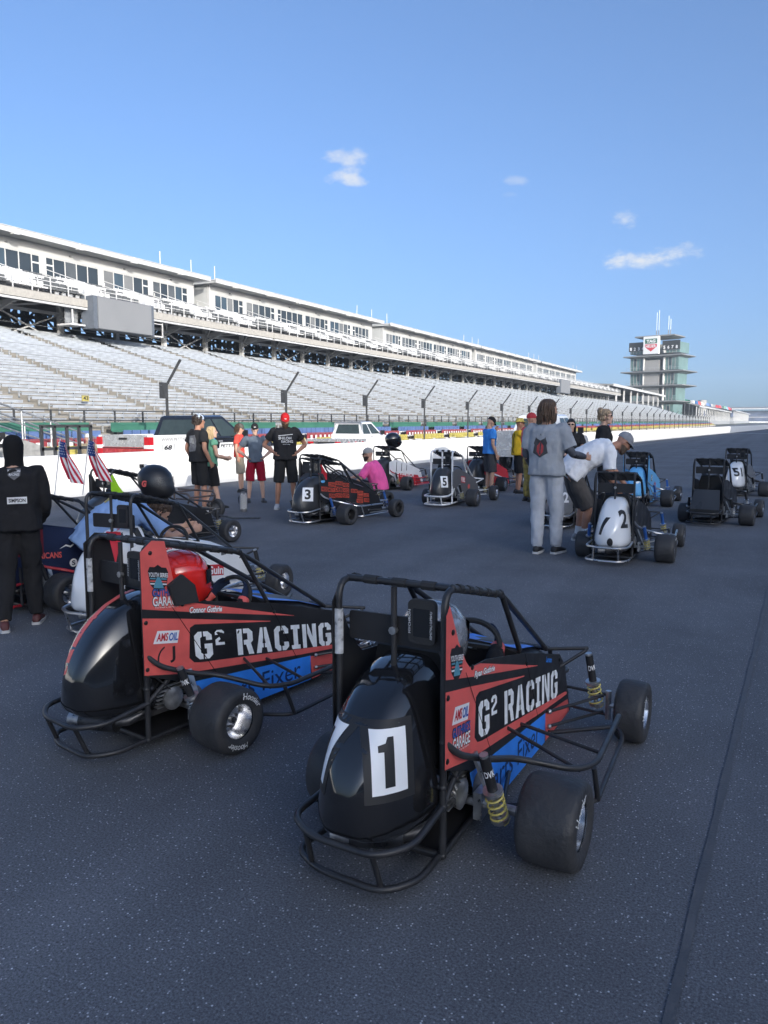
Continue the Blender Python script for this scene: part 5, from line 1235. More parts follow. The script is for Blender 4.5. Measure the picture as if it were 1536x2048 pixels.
# ---------------------------------------------------------------- people
DG = None
def blob(name, mb, voxel, parent, it=3, fold=0, fs=14, seed=0):
    """fuse overlapping closed pieces into one continuous skin"""
    me = mb.mesh('tmp', 0); o = bpy.data.objects.new('tmp', me); TMP.collection.objects.link(o)
    md = o.modifiers.new('r', 'REMESH'); md.mode = 'VOXEL'; md.voxel_size = voxel; md.use_smooth_shade = True
    if it: s = o.modifiers.new('s', 'SMOOTH'); s.factor = .5; s.iterations = it
    dg = scratch_dg(); new = bpy.data.meshes.new_from_object(o.evaluated_get(dg))
    bpy.data.objects.remove(o); bpy.data.meshes.remove(me); new.name = name
    new.materials.clear()
    for m in mb.mats: new.materials.append(m)
    if fold:
        off = V((seed*3.1, seed*1.7, 0))
        cs = []
        for q, nn in zip(new.vertices, new.vertex_normals):
            p = q.co; k = noise.noise(V((p.x*fs, p.y*fs, p.z*fs*.55))+off)+.5*noise.noise(V((p.x*fs*2.2, p.y*fs*2.2, p.z*fs*1.2))-off)
            cs.append(p+nn.vector*k*fold)
        for q, c in zip(new.vertices, cs): q.co = c
    new.polygons.foreach_set('use_smooth', [True]*len(new.polygons))
    r = bpy.data.objects.new(name, new); COL.objects.link(r); r.parent = parent
    return r
def chain(mb, pts, rad, m, n=10, flat=None, sub=4):
    P = [V(p) for p in pts]; out = []; rs = []
    for i in range(len(P)-1):
        a, b, c, d = P[max(i-1, 0)], P[i], P[i+1], P[min(i+2, len(P)-1)]
        for k in range(sub):
            t = k/sub; out.append(.5*((2*b)+(c-a)*t+(2*a-5*b+4*c-d)*t*t+(3*b-a-3*c+d)*t**3)); rs.append(rad[i]*(1-t)+rad[i+1]*t)
    out.append(P[-1]); rs.append(rad[-1])
    return mb.tube(out, rs, m, n)
STAND = dict(pel=(0, 0, .95), waist=(0, 0, 1.1), chest=(0, .005, 1.29), neck=(0, -.01, 1.47), head=(0, .025, 1.62), sh=(.185, -.01, 1.415), el=(.235, -.04, 1.13), wr=(.245, .05, .89), hip=(.09, 0, .92), kn=(.1, .03, .5), an=(.105, 0, .085))
def joints(over):
    J = {}
    for k, v in STAND.items():
        if k in ('sh', 'el', 'wr', 'hip', 'kn', 'an'):
            J[k+'R'] = V(v); J[k+'L'] = V((-v[0], v[1], v[2]))
        else: J[k] = V(v)
    for k, v in over.items():
        if k in ('sh', 'el', 'wr', 'hip', 'kn', 'an'): J[k+'R'] = V(v); J[k+'L'] = V((-v[0], v[1], v[2]))
        else: J[k] = V(v)
    return J
SKIN = mat('skin', (.5, .29, .2), .55, var=.1, vscale=9, bump=.05, bscale=70); SKINT = mat('skin_tanned', (.4, .2, .13), .55, var=.1, vscale=9); SKINP = mat('skin_pale', (.58, .36, .27), .55, var=.08, vscale=9)
M_sole = mat('shoe_sole', (.5, .5, .5), .7); M_eye = mat('eye_dark', (.03, .025, .02), .2); M_lip = mat('lip', (.32, .12, .1), .5); M_shade = mat('sunglass_black', (.01, .01, .01), .1)
def hair_mat(n, c): return mat('hair_'+n, c, .5, var=.4, vscale=60, bump=.6, bscale=120, aniso=(1, 1, .25))
def person(pos, h, face, label, pose={}, skin=SKIN, shirt=None, sleeve=.55, bottom=None, bl='shorts', shoe=None, sock=None, cap=None, brim=None, hair=None, hairlen=0, glasses=False, beard=None, head=(0, 0), z0=0, thin=1.0, helmet=None, sleeve_m=None, wide=1.0, group='people around the cars', absolute=False, glove=None, hood=None, fingers=.5, hands_flat=False, capback=False, hemz=None, seedv=[0]):
    seedv[0] += 1; sd_ = seedv[0]
    s = h/1.75; x, y = pos
    az = math.degrees(math.atan2(x, y)); hd = face if absolute else az+face
    root = empty('person', (x, y, z0), R(-hd)); tag(root, label, 'person', group)
    J = {k: v*s for k, v in joints(pose).items()}
    T = thin*s
    body = MB(); sk = skin
    # head frame
    yaw, pit = R(head[0]), R(head[1])
    HM = Matrix.Rotation(-yaw, 3, 'Z') @ Matrix.Rotation(pit, 3, 'X')
    hs = (s if thin == 1.0 else s*.92); HC = J['head']
    H = lambda a, b, c: HC+HM @ (V((a, b, c))*hs)
    rings = []
    for z, w, d, yc in ((-.122, .022, .022, .066), (-.112, .04, .042, .052), (-.085, .054, .066, .03), (-.05, .062, .082, .014), (-.01, .069, .092, .004), (.03, .073, .098, -.002), (.065, .071, .096, -.008), (.095, .058, .08, -.012), (.114, .036, .05, -.014), (.122, .012, .016, -.014)):
        rings.append([H(w*math.cos(a), yc+d*math.sin(a), z) for a in [k*2*math.pi/16 for k in range(16)]])
    body.loft(rings, sk)
    chain(body, [H(0, .09, .025), H(0, .108, -.012), H(0, .1, -.028)], [.008*hs, .014*hs, .012*hs], sk, 8)
    for q in (-1, 1): body.ball(H(q*.074, -.01, -.005), (.012*hs, .02*hs, .032*hs), sk, 8, 6, HM)
    chain(body, [J['neck']-V((0, 0, .05*s)), J['neck']*.5+H(0, -.015, -.08)*.5, H(0, -.01, -.04)], [.062*T, .054*T, .056*T], sk, 10)
    # torso rings
    hl = (J['hipR']-J['hipL']).normalized(); sl = (J['shR']-J['shL']).normalized()
    sp = [J['pel']-(J['waist']-J['pel'])*.35, J['pel'], J['waist'], J['chest'], J['neck']*.68+J['chest']*.32, J['neck']]
    def torso(mb, prof, m, i0=0, i1=6, extra=0):
        rg = []
        P = sp[i0:i1]
        for i, c in enumerate(P):
            t = (P[min(i+1, len(P)-1)]-P[max(i-1, 0)]).normalized(); k = (i+i0)/5
            rr = (hl*(1-k)+sl*k); rr = (rr-t*rr.dot(t)).normalized(); ff = t.cross(rr)*-1
            a, b = prof[i+i0]
            rg.append([c+(rr*(a*T*wide+extra)*math.copysign(abs(math.cos(q))**.8, math.cos(q))+ff*(b*T*wide+extra)*math.copysign(abs(math.sin(q))**.8, math.sin(q))) for q in [k2*2*math.pi/18 for k2 in range(18)]])
        # denser
        mb.loft(rg, m)
    TP = [(.12, .09), (.16, .105), (.142, .098), (.165, .112), (.165, .085), (.06, .055)]
    torso(body, TP, sk)
    for S in 'RL':
        sh, el, wr = J['sh'+S], J['el'+S], J['wr'+S]
        chain(body, [sh*.8+J['chest']*.2, sh, sh*.5+el*.5, el, el*.6+wr*.4, wr], [.05*T, .056*T, .047*T, .039*T, .04*T, .027*T], sk, 10)
        # hand
        d = (wr-el).normalized(); hd_ = J.get('hd'+S)
        if hd_ is not None: d = (hd_/s if 0 else hd_).normalized()
        up = V((1, 0, 0)) if S == 'L' else V((-1, 0, 0))           # palm looks to the body
        nn = (up-d*up.dot(d)); nn = nn.normalized() if nn.length > .2 else V((0, 1, 0))
        side = d.cross(nn)*(1 if S == 'R' else -1)
        if side.dot(V((0, 1, 0))+V((0, 0, .6))) < 0: side = -side
        gm_ = glove or sk
        k = s*(.82 if thin < 1 else 1)
        hb = MB() if glove else body
        rgs = []
        for t, w, th in ((0, .026, .02), (.03, .036, .016), (.06, .042, .014), (.088, .04, .012)):
            c = wr+d*t*k; rgs.append([c+(side*math.cos(q)*w+nn*math.sin(q)*th)*k for q in [z*2*math.pi/10 for z in range(10)]])
        hb.loft(rgs, gm_)
        cu = fingers
        for fi, (off, ln) in enumerate(((.032, .07), (.011, .08), (-.011, .075), (-.031, .058))):
            b0 = wr+(d*.078+side*off)*k; d1 = (d*math.cos(cu*.6)+nn*math.sin(cu*.6)); d2 = (d*math.cos(cu*1.5)+nn*math.sin(cu*1.5))
            chain(hb, [b0, b0+d1*ln*.45*k, b0+(d1*.45+d2*.55)*ln*k], [.0095*k, .009*k, .0075*k], gm_, 6, sub=2)
        b0 = wr+(d*.025+side*.03)*k; chain(hb, [b0, b0+(d*.03+side*.028+nn*.008)*k, b0+(d*.062+side*.03+nn*.022)*k], [.012*k, .0105*k, .008*k], gm_, 6, sub=2)
        if glove: chain(hb, [wr-d*.05*k, wr+d*.01*k], [.037*k, .034*k], glove, 10); blob('glove', hb, .006, root, 2)
        hp, kn, an = J['hip'+S], J['kn'+S], J['an'+S]
        chain(body, [hp, hp*.5+kn*.5, kn, kn*.62+an*.38, an], [.082*T, .075*T, .054*T, .054*T, .036*T], sk, 10)
    bo = blob('body', body, .0105*s if thin == 1 else .0095, root, 2)
    # face
    if not hood and not helmet:
        e = MB()
        for q in (-1, 1): e.ball(H(q*.03, .084, .018), .0115*hs, M_eye, 8, 6)
        obj('eyes', e, root); obj('mouth', MB().box(H(0, .088, -.066), (.036*hs, .012*hs, .007*hs), M_lip, HM), root)
    # shirt
    sh_o = None
    if shirt:
        m = MB(); SPf = [(.186, .136), (.184, .134), (.17, .126), (.19, .132), (.186, .104), (.082, .075)]
        full = bl == 'suit'
        ex = .006*s
        sp_save = list(sp)
        if hemz is not None: sp[0] = J['pel']+(J['waist']-J['pel'])*hemz
        torso(m, SPf, shirt, 0, 6, ex); sp[:] = sp_save
        for S in 'RL':
            sh, el, wr = J['sh'+S], J['el'+S], J['wr'+S]
            sm = shirt
            if sleeve <= 1: end = sh+(el-sh)*sleeve; pts = [J['chest']*.45+sh*.55, sh, sh*.5+end*.5, end+(end-sh).normalized()*.02*s]; rd = [.07*T, .075*T, .078*T, .08*T]
            else: pts = [J['chest']*.45+sh*.55, sh, sh*.5+el*.5, el, el*.5+wr*.5, wr]; rd = [.07*T, .072*T, .066*T, .06*T, .052*T, .042*T]
            chain(m, pts, rd, shirt, 12)
        sh_o = blob('shirt' if not full else 'race_suit_top', m, .013*s, root, 2, .017*s, 11/s, sd_)
    if bottom:
        m = MB()
        torso(m, [(.15, .108), (.15, .106), (.136, .096), 0, 0, 0], bottom, 0, 3, .006*s)
        for S in 'RL':
            hp, kn, an = J['hip'+S], J['kn'+S], J['an'+S]
            if bl == 'shorts': e2 = kn+(kn-hp).normalized()*.02*s; chain(m, [hp+V((0, 0, .03*s)), hp*.6+kn*.4, e2], [.088*T, .102*T, .1*T], bottom, 12)
            else: chain(m, [hp+V((0, 0, .03*s)), hp*.5+kn*.5, kn, kn*.5+an*.5, an+V((0, 0, .01*s))], [.1*T, .098*T, .08*T, .076*T, .06*T], bottom, 12)
        blob({'shorts': 'shorts', 'pants': 'trousers', 'suit': 'race_suit_trousers'}[bl], m, .013*s, root, 2, .013*s, 12/s, sd_+5)
    if shoe:
        for S in 'RL':
            an, kn = J['an'+S], J['kn'+S]
            yv = V((0.15 if S == 'R' else -.15, 1, 0)).normalized(); xv = V((yv.y, -yv.x, 0))
            if an.z > .13*s: up = (kn-an).normalized(); yv = (yv-up*yv.dot(up)).normalized()
            up = V((0, 0, 1)); b0 = V((an.x, an.y, an.z-.085*s))
            rg = []
            for t, w, hh in ((-.075, .025, .05), (-.06, .036, .075), (-.01, .04, .095), (.05, .043, .075), (.11, .047, .05), (.16, .042, .038), (.19, .02, .025)):
                rg.append([b0+(yv*t+xv*w*math.cos(q)+up*(.012+hh*(.5+.5*math.sin(q))))*s*1.02 for q in [z*2*math.pi/12 for z in range(12)]])
            so = obj('shoe', MB().loft(rg, shoe), root, 60)
            rg2 = [[b0+(yv*t+xv*w*c+up*z)*s*1.02 for c, z in ((-1, 0), (1, 0), (1, .024), (-1, .024))] for t, w in ((-.08, .028), (-.06, .04), (.05, .046), (.12, .05), (.17, .044), (.198, .022))]
            obj('sole', MB().loft(rg2, M_sole if shoe is not M_hb else M_pad), so, 40)
            if sock: obj('sock', MB().tube([an+V((0, 0, .0)), an+(kn-an).normalized()*.1*s], .045*s, sock, 10), root)
    # head wear
    if hair:
        m = MB(); rg = []
        for z, w, d, yc in ((-.06, .074, .06, -.05), (-.02, .078, .074, -.036), (.03, .082, .092, -.02), (.07, .08, .103, -.012), (.1, .068, .092, -.013), (.125, .045, .06, -.014), (.134, .015, .02, -.014)):
            rg.append([H(w*math.cos(a), yc+d*math.sin(a), z) for a in [k*2*math.pi/16 for k in range(16)]])
        m.loft(rg, hair)
        random.seed(sd_)
        nst = 130 if hairlen else 70
        for k in range(nst):
            a = R(random.uniform(158, 382)); rr_ = random.uniform(.92, 1.14); z0_ = random.uniform(-.02, .11); ln = hairlen*random.uniform(.75, 1.1) if hairlen else random.uniform(.03, .06)
            f = math.sqrt(max(.05, 1-max(0, z0_/.14)**2))
            p0 = (.078*f*math.cos(a)*rr_, -.014+.098*f*math.sin(a)*rr_, z0_); w = random.uniform(-.09, .09)
            mid = (.09*math.cos(a+w)*rr_, -.016+.106*math.sin(a+w)*rr_, z0_-ln*.5)
            end = (.083*math.cos(a+w*2)*rr_, -.02+.095*math.sin(a+w*2)*rr_, z0_-ln)
            chain(m, [H(*p0), H(*mid), H(*end)], [.009*hs, .009*hs, .003*hs], hair, 5, sub=3)
        obj('hair', m, root, 70)
    if beard:
        rg = [[H(w*math.cos(a)*1.06, yc+d*math.sin(a)*1.06, z) for a in [R(q) for q in range(-20, 201, 20)]]+[H(w*math.cos(a)*.8, yc+d*math.sin(a)*.8, z) for a in [R(q) for q in range(200, -21, -20)]] for z, w, d, yc in ((-.128, .03, .03, .062), (-.1, .05, .056, .042), (-.06, .062, .08, .018), (-.03, .066, .088, .008))]
        obj('beard', MB().loft(rg, beard), root, 60)
    if cap:
        m = MB(); rg = []
        for z, w, d in ((.028, .08, .103), (.06, .081, .104), (.092, .074, .094), (.118, .055, .07), (.135, .028, .036), (.139, .006, .008)):
            rg.append([H(w*math.cos(a), -.008+d*math.sin(a), z) for a in [k*2*math.pi/20 for k in range(20)]])
        co = obj('cap', m.loft(rg, cap), root, 60)
        f = -1 if capback else 1
        vs = []
        for k in range(11):
            a = R(20+140*k/10); vs.append(H(.08*math.cos(a), f*(-.008+.102*math.sin(a)), .036)); 
        for k in range(11):
            a = R(20+140*k/10); q = math.sin(a); vs.append(H(.084*math.cos(a), f*(-.008+.102*q+.085*max(0, q-.3)), .036-.022*max(0, q-.3)))
        vs2 = [q+HM @ V((0, 0, .006*hs)) for q in vs]
        fs = [(k, k+1, 12+k, 11+k) for k in range(10)]; fs2 = [tuple(22+i for i in reversed(g_)) for g_ in fs]
        rim_ = list(range(11))+list(range(21, 10, -1)); ed = [(rim_[i], rim_[(i+1) % 22], 22+rim_[(i+1) % 22], 22+rim_[i]) for i in range(22)]
        obj('brim', MB().add(vs+vs2, fs+fs2+ed, brim or cap), co, 60); obj('button', MB().ball(H(0, -.008, .14), .008*hs, brim or cap, 8, 5), co)
    if glasses:
        m = MB()
        for q in (-1, 1):
            m.ball(H(q*.032, .098, .016), (.026*hs, .008*hs, .017*hs), M_shade, 10, 6, HM); m.bar(H(q*.056, .095, .02), H(q*.078, .0, .014), .004*hs, .006*hs, M_shade)
        m.bar(H(-.012, .102, .02), H(.012, .102, .02), .005*hs, .005*hs, M_shade); obj('sunglasses', m, root, 60)
    if hood:
        rg = []
        for z, w, d, yc in ((-.19, .1, .09, -.01), (-.14, .082, .088, .005), (-.09, .078, .098, .008), (-.02, .084, .11, .0), (.05, .088, .114, -.008), (.1, .074, .096, -.013), (.13, .042, .056, -.014), (.138, .012, .014, -.014)):
            rg.append([H(w*math.cos(a), yc+d*math.sin(a), z) for a in [k*2*math.pi/20 for k in range(20)]])
        obj('balaclava', MB().loft(rg, hood), root, 60)
    if helmet:
        hm = empty('helmet', HC-V((0, 0, .13*s)), -yaw); hm.parent = root; helmet_parts(hm, helmet[0], helmet[1], helmet[2])
    root_j = dict(J=J, s=s, shirt=sh_o, H=H)
    return root, root_j
def shirt_print(pr, items, back=True, base='shirt'):
    """items: list of (kind, data, x0, x1, z0, z1, material) in metres across the back or chest, for the 1.75 m body"""
    root, d = pr; s = d['s']; sh = d['shirt']
    if sh is None: return
    dr = V((0, 1, 0)) if back else V((0, -1, 0)); sg = 1 if back else -1
    for i, (kind, data, x0, x1, z0, z1, m) in enumerate(items):
        t = MB(); F = lambda u, v: V(((x0+(x1-x0)*u)*sg*s, -.3*sg*s, (z0+(z1-z0)*v)*s))
        if kind == 't': put_text(t, data, F, m, .03)
        elif kind == 'p': t.add([F(*q) for q in data], [tuple(range(len(data)))], m)
        obj('shirt_print', project(t, sh, dr, .0035*s+.0008*i, .02*s), sh, 60)
HIPS = dict(el=(.37, -.12, 1.16), wr=(.215, .07, 1.03), hdR=(-.55, .45, -.6), hdL=(.55, .45, -.6), an=(.16, 0, .085), kn=(.13, .03, .5), hip=(.095, 0, .92))
blk = cloth('cloth_black', (.026, .026, .028)); wht = mat('print_white', (.6, .6, .6), .8, var=.3, vscale=60); pgr = mat('print_grey', (.14, .14, .15), .8, var=.4, vscale=30)
# boy in the black race suit
p = person((-4.89, 3.75), 1.40, 4, 'person in black race suit and black balaclava seen from behind, left edge', dict(el=(.25, .02, 1.14), wr=(.2, .16, .96), anR=(.12, .1, .085), knR=(.1, .1, .5), anL=(-.14, -.12, .085), knL=(-.11, .0, .5)), shirt=cloth('suit_black', (.02, .02, .022)), sleeve=2, bottom=cloth('suit_black', (.02, .02, .022)), bl='suit', shoe=mat('racing_shoe', (.09, .025, .025), .6), hood=cloth('hood_black', (.014, .014, .015)), wide=1.12, glove=cloth('glove_black', (.02, .02, .02)))
lab = mat('label_white', (.66, .66, .66), .6)
shirt_print(p, [('p', ((0, 0), (1, 0), (1, 1), (0, 1)), -.06, .1, 1.15, 1.21, lab), ('t', 'SIMPSON', -.048, .088, 1.163, 1.197, blk), ('p', ((0, 1), (1, 1), (.95, .4), (.5, 0), (.05, .4)), -.05, .06, 1.36, 1.46, pgr), ('t', 'SIMPSON', -.046, .056, 1.43, 1.447, wht), ('t', 'RACING', -.035, .045, 1.4, 1.42, wht)])
obj('collar_strap', MB().tube([p[1]['J']['shL']*.8+V((0, -.05, .12)), p[1]['J']['neck']+V((0, -.09, .0)), p[1]['J']['shR']*.8+V((0, -.05, .12))], .012, blk, 8, .05), p[0])
# kneeling, light blue shirt
p = person((-4.98, 4.82), 1.68, 80, 'person in light blue shirt bending over the white race car', dict(pel=(0, -.28, .5), waist=(0, -.16, .63), chest=(0, .04, .76), neck=(0, .22, .8), head=(0, .34, .75), sh=(.19, .17, .76), el=(.24, .38, .55), wr=(.15, .6, .58), hip=(.1, -.26, .46), kn=(.15, .06, .07), an=(.13, -.34, .1)), shirt=cloth('cloth_light_blue', (.28, .42, .68)), sleeve=.75, bottom=cloth('denim_dark', (.02, .024, .04)), bl='pants', shoe=M_hb, head=(0, -45), wide=1.25, hair=hair_mat('brown', (.06, .035, .02)))
if p[1]['shirt']:
    for i, (u, v, a, b, mm) in enumerate(((-.02, .05, .12, .08, pgr), (.0, .16, .1, .07, mat('print_navy', (.05, .1, .25), .8)), (-.03, -.06, .14, .06, mat('print_yellow', (.4, .33, .12), .8)))):
        t = MB().add([V((u+a*math.cos(q)*(.7+.3*math.sin(3*q)), v+b*math.sin(q), 1.2)) for q in [k*math.pi/8 for k in range(16)]], [tuple(range(16))], mm); obj('shirt_print', project(t, p[1]['shirt'], (0, 0, -1), .004+.001*i, .03), p[1]['shirt'], 60)
# standing group by the wall
p = person((-8.64, 10.15), 1.62, 55, 'man in black shirt and shorts with a white and blue cap, back turned', dict(el=(.27, -.06, 1.14), wr=(.27, .06, .9), an=(.13, 0, .085)), SKINT, shirt=blk, bottom=cloth('shorts_black', (.024, .024, .025)), shoe=mat('shoe_grey', (.25, .25, .26), .6), cap=cloth('cap_white_blue', (.5, .58, .68)), brim=cloth('cap_black', (.015, .015, .016)), hair=hair_mat('dark', (.03, .02, .015)), head=(10, 0), wide=1.08, fingers=.8)
shirt_print(p, [('p', ((.1, 0), (.9, .05), (1, .3), (.8, .45), (1, .7), (.9, 1), (.1, .95), (0, .6), (.25, .4), (0, .2)), -.11, .11, 1.08, 1.38, pgr), ('p', ((0, .2), (1, 0), (.9, .8), (.2, 1)), -.08, .07, 1.22, 1.34, mat('print_lightgrey', (.28, .28, .27), .8, var=.5, vscale=40))])
p = person((-8.76, 10.62), 1.42, 70, 'blonde woman in green top and dark shorts behind the man in black', dict(elR=(.22, .05, 1.13), wrR=(.18, .28, 1.08), elL=(-.2, .05, 1.13), wrL=(-.1, .3, 1.06), anR=(.1, .12, .085), anL=(-.12, -.12, .085)), SKINP, shirt=cloth('cloth_mint', (.14, .36, .25)), sleeve=.15, bottom=cloth('shorts_charcoal', (.02, .02, .022)), shoe=M_hb, hair=hair_mat('blonde', (.5, .36, .2)), hairlen=.26, head=(20, 5), wide=.88)
obj('phone', MB().box(V((.02, .36, 1.08))*.82, (.15, .08, .012), M_bk), p[0], 0)
person((-10.23, 13.32), 1.46, 100, 'person in coral red shirt, khaki shorts and camouflage cap by the wall', dict(wr=(.22, .0, .9), an=(.12, .03, .085)), SKIN, shirt=cloth('cloth_coral', (.75, .08, .06)), bottom=cloth('khaki', (.3, .26, .2)), shoe=M_hb, cap=mat('camo_cap', (.09, .085, .07), .9, var=.6, vscale=40), hair=hair_mat('brown', (.06, .035, .02)), hairlen=.12, head=(10, -20))
p = person((-8.68, 11.78), 1.46, 178, 'youth in grey t-shirt and red shorts, hands on hips, black cap', HIPS, SKINP, shirt=cloth('cloth_slate', (.13, .16, .2)), bottom=cloth('shorts_red', (.34, .015, .035)), shoe=M_hb, cap=blk, wide=.86, glasses=False, fingers=.6, head=(0, -6))
t = MB(); put_text(t, 'RW', lambda u, v: p[1]['H'](.025-.05*u, .101, .055+.022*v), wht, .04, .2); obj('cap_mark', t, p[0], 0)
p = person((-7.56, 11.12), 1.66, 176, 'big man in black t-shirt with white print, red cap, hands on hips', {**HIPS, 'head': (0, .06, 1.6)}, SKINT, shirt=blk, bottom=cloth('shorts_black', (.024, .024, .025)), shoe=mat('shoe_pale', (.45, .46, .48), .6), cap=cloth('cap_red', (.5, .02, .025)), head=(0, -20), wide=1.16, beard=hair_mat('brown', (.06, .035, .02)))
shirt_print(p, [('t', 'SHILOH', -.13, .1, 1.26, 1.31, wht), ('t', 'RACING', -.08, .13, 1.2, 1.25, wht), ('p', ((0, .0), (1, .7), (1, 1), (0, .35)), -.13, .13, 1.32, 1.36, wht), ('t', 'speed shop', -.05, .08, 1.165, 1.185, wht)], False)
t = MB(); put_text(t, 'ts', lambda u, v: p[1]['H'](.02-.04*u, .1, .055+.026*v), wht, .05); obj('cap_mark', t, p[0], 0)
# crouching in pink
p = person((-6.52, 12.35), 1.62, -82, 'crouching man in pink t-shirt and grey cap beside car number 3', dict(pel=(0, -.14, .34), waist=(0, -.13, .47), chest=(0, -.04, .66), neck=(0, .04, .83), head=(0, .08, .98), sh=(.2, .02, .78), elR=(.25, .25, .58), wrR=(.14, .46, .5), elL=(-.29, .2, .52), wrL=(-.22, .42, .36), hip=(.11, -.12, .3), kn=(.2, .26, .4), an=(.17, .04, .085)), SKIN, shirt=cloth('cloth_pink', (.8, .12, .36)), sleeve=.8, bottom=cloth('shorts_grey', (.06, .06, .065)), shoe=M_hb, cap=cloth('cap_grey_white', (.33, .33, .32)), brim=cloth('cap_dark', (.05, .05, .05)), glasses=True, beard=hair_mat('dark', (.03, .02, .015)), head=(0, -10), wide=1.3)
# group by the white pickup
person((-5.44, 15.62), 1.6, 62, 'man in bright blue t-shirt and dark cap looking down by the pickup', dict(elL=(-.25, .12, 1.18), wrL=(-.1, .2, 1.42), hdL=(.3, .2, .9)), SKIN, shirt=cloth('cloth_bright_blue', (.05, .24, .66)), bottom=cloth('shorts_grey', (.06, .06, .065)), shoe=M_hb, cap=blk, head=(0, -38))
p = person((-4.85, 15.75), 1.56, 80, 'person in yellow shirt with braces and a straw hat beside the pickup', dict(elR=(.22, .2, 1.25), wrR=(.12, .42, 1.22), elL=(-.22, .2, 1.25), wrL=(-.1, .44, 1.2)), SKINT, shirt=cloth('cloth_yellow', (.66, .42, .03)), sleeve=.9, bottom=cloth('shorts_charcoal', (.02, .02, .022)), shoe=M_hb, wide=1.1)
H = p[1]['H']; obj('straw_hat', MB().loft([[H(w*math.cos(a), -.005+w*1.12*math.sin(a), z+.012*math.cos(2*a)*(1 if w > .1 else 0)) for a in [k*2*math.pi/20 for k in range(20)]] for z, w in ((.05, .15), (.056, .15), (.06, .088), (.12, .08), (.145, .06), (.148, .01))], mat('straw', (.6, .46, .12), .85, bump=.4, bscale=80)), p[0], 50)
for q in (-1, 1): obj('brace', project(grid_patch(lambda u, v: V((q*.1+.03*(u-.5), -.4, .95+.45*v))*p[1]['s'], 1, 12, blk), p[1]['shirt'], (0, 1, 0), .006), p[1]['shirt'], 60)
person((-4.15, 14.2), 1.66, 60, 'driver in flame patterned red and yellow suit behind the long haired man', dict(elR=(.3, .1, 1.2), wrR=(.12, .25, 1.15), elL=(-.32, .05, 1.18), wrL=(-.3, .25, 1.1)), SKIN, shirt=mat('flame_suit_top', (.68, .09, .08), .85, var=.5, vscale=7), sleeve=2, bottom=mat('flame_suit_trousers', (.26, .2, .05), .85, var=.8, vscale=12), bl='suit', shoe=M_hb, cap=cloth('cap_red_grey', (.42, .05, .06)), wide=1.1)
# long haired man in grey
sw = cloth('sweatpants_grey', (.44, .46, .5)); gt = cloth('tee_grey', (.31, .33, .36))
p = person((-2.32, 8.6), 1.75, 22, 'bearded man with long brown hair, grey t-shirt and sweatpants, back turned', dict(elR=(.3, .0, 1.15), wrR=(.34, .3, 1.1), hdR=(.3, .9, -.1), elL=(-.24, -.02, 1.13), wrL=(-.2, .15, .93), an=(.09, 0, .085), anR=(.1, .1, .085), knR=(.1, .08, .5)), SKIN, shirt=gt, sleeve=.72, bottom=sw, bl='pants', shoe=mat('shoe_black', (.02, .02, .022), .6), hair=hair_mat('long_brown', (.075, .045, .028)), hairlen=.15, beard=hair_mat('long_brown', (.075, .045, .028)), head=(35, 0), wide=1.08, glove=None)
emb = mat('emblem_dark', (.05, .05, .055), .8, var=.4, vscale=40); emr = mat('emblem_red', (.42, .05, .05), .8, var=.3, vscale=40)
shirt_print(p, [('p', ((.5, 0), (.75, .1), (1, .2), (.8, .35), (.95, .6), (.8, .85), (.6, .8), (.5, 1), (.4, .8), (.2, .85), (.05, .6), (.2, .35), (0, .2), (.25, .1)), -.11, .07, 1.1, 1.37, emb), ('p', ((.5, 0), (1, .3), (.95, .7), (.5, 1), (.05, .7), (0, .3)), -.065, .02, 1.12, 1.28, emr), ('p', ((0, 0), (1, 0), (1, 1), (0, 1)), -.03, -.012, 1.14, 1.27, emb), ('p', ((0, .5), (.5, 0), (1, .5), (.5, 1)), -.075, .035, 1.29, 1.35, gt)])
tt = mat('tattoo_sleeve', (.06, .065, .08), .6, var=.7, vscale=22)
J = p[1]['J']; m = MB(); chain(m, [J['shR']*.35+J['elR']*.65, J['elR'], J['elR']*.5+J['wrR']*.5, J['elR']*.08+J['wrR']*.92], [.047, .043, .043, .032], tt, 12); obj('arm_sleeve', m, p[0], 70)
m = MB(); chain(m, [J['shL']*.35+J['elL']*.65, J['elL'], J['elL']*.08+J['wrL']*.92], [.047, .043, .032], tt, 12); obj('arm_sleeve', m, p[0], 70)
for S in 'RL': a = J['an'+S]; obj('trouser_cuff', MB().tube([a+V((0, 0, .0)), a+V((0, 0, .07))], .056, sw, 12), p[0])
p = person((-3.32, 13.9), 1.55, 182, 'woman with dark hair and sunglasses in a black print t-shirt, facing the camera', dict(elR=(.25, .05, 1.12), wrR=(.05, .2, 1.0), elL=(-.25, .05, 1.12), wrL=(-.05, .2, 1.0)), SKINP, shirt=blk, bottom=blk, bl='pants', shoe=M_hb, hair=hair_mat('black', (.012, .01, .01)), hairlen=.3, glasses=True)
shirt_print(p, [('p', ((.2, 0), (.9, .1), (1, .8), (.6, 1), (0, .7)), -.08, .07, 1.15, 1.35, mat('print_lightgrey', (.28, .28, .27)))], False)
p = person((-2.5, 12.66), 1.7, 88, 'woman in profile with fair hair tied up, black shirt and sunglasses', {}, SKINP, shirt=blk, bottom=blk, bl='pants', shoe=M_hb, hair=hair_mat('fair', (.33, .24, .15)), glasses=True)
H = p[1]['H']; obj('hair_bun', MB().ball(H(0, -.09, .1), (.06, .05, .055), hair_mat('fair', (.33, .24, .15)), 12, 8), p[0], 60)
shirt_print(p, [('t', 'N', -.1, .02, 1.22, 1.36, wht), ('p', ((0, 0), (1, .2), (1, .5), (0, .3)), -.12, .05, 1.12, 1.18, wht)])
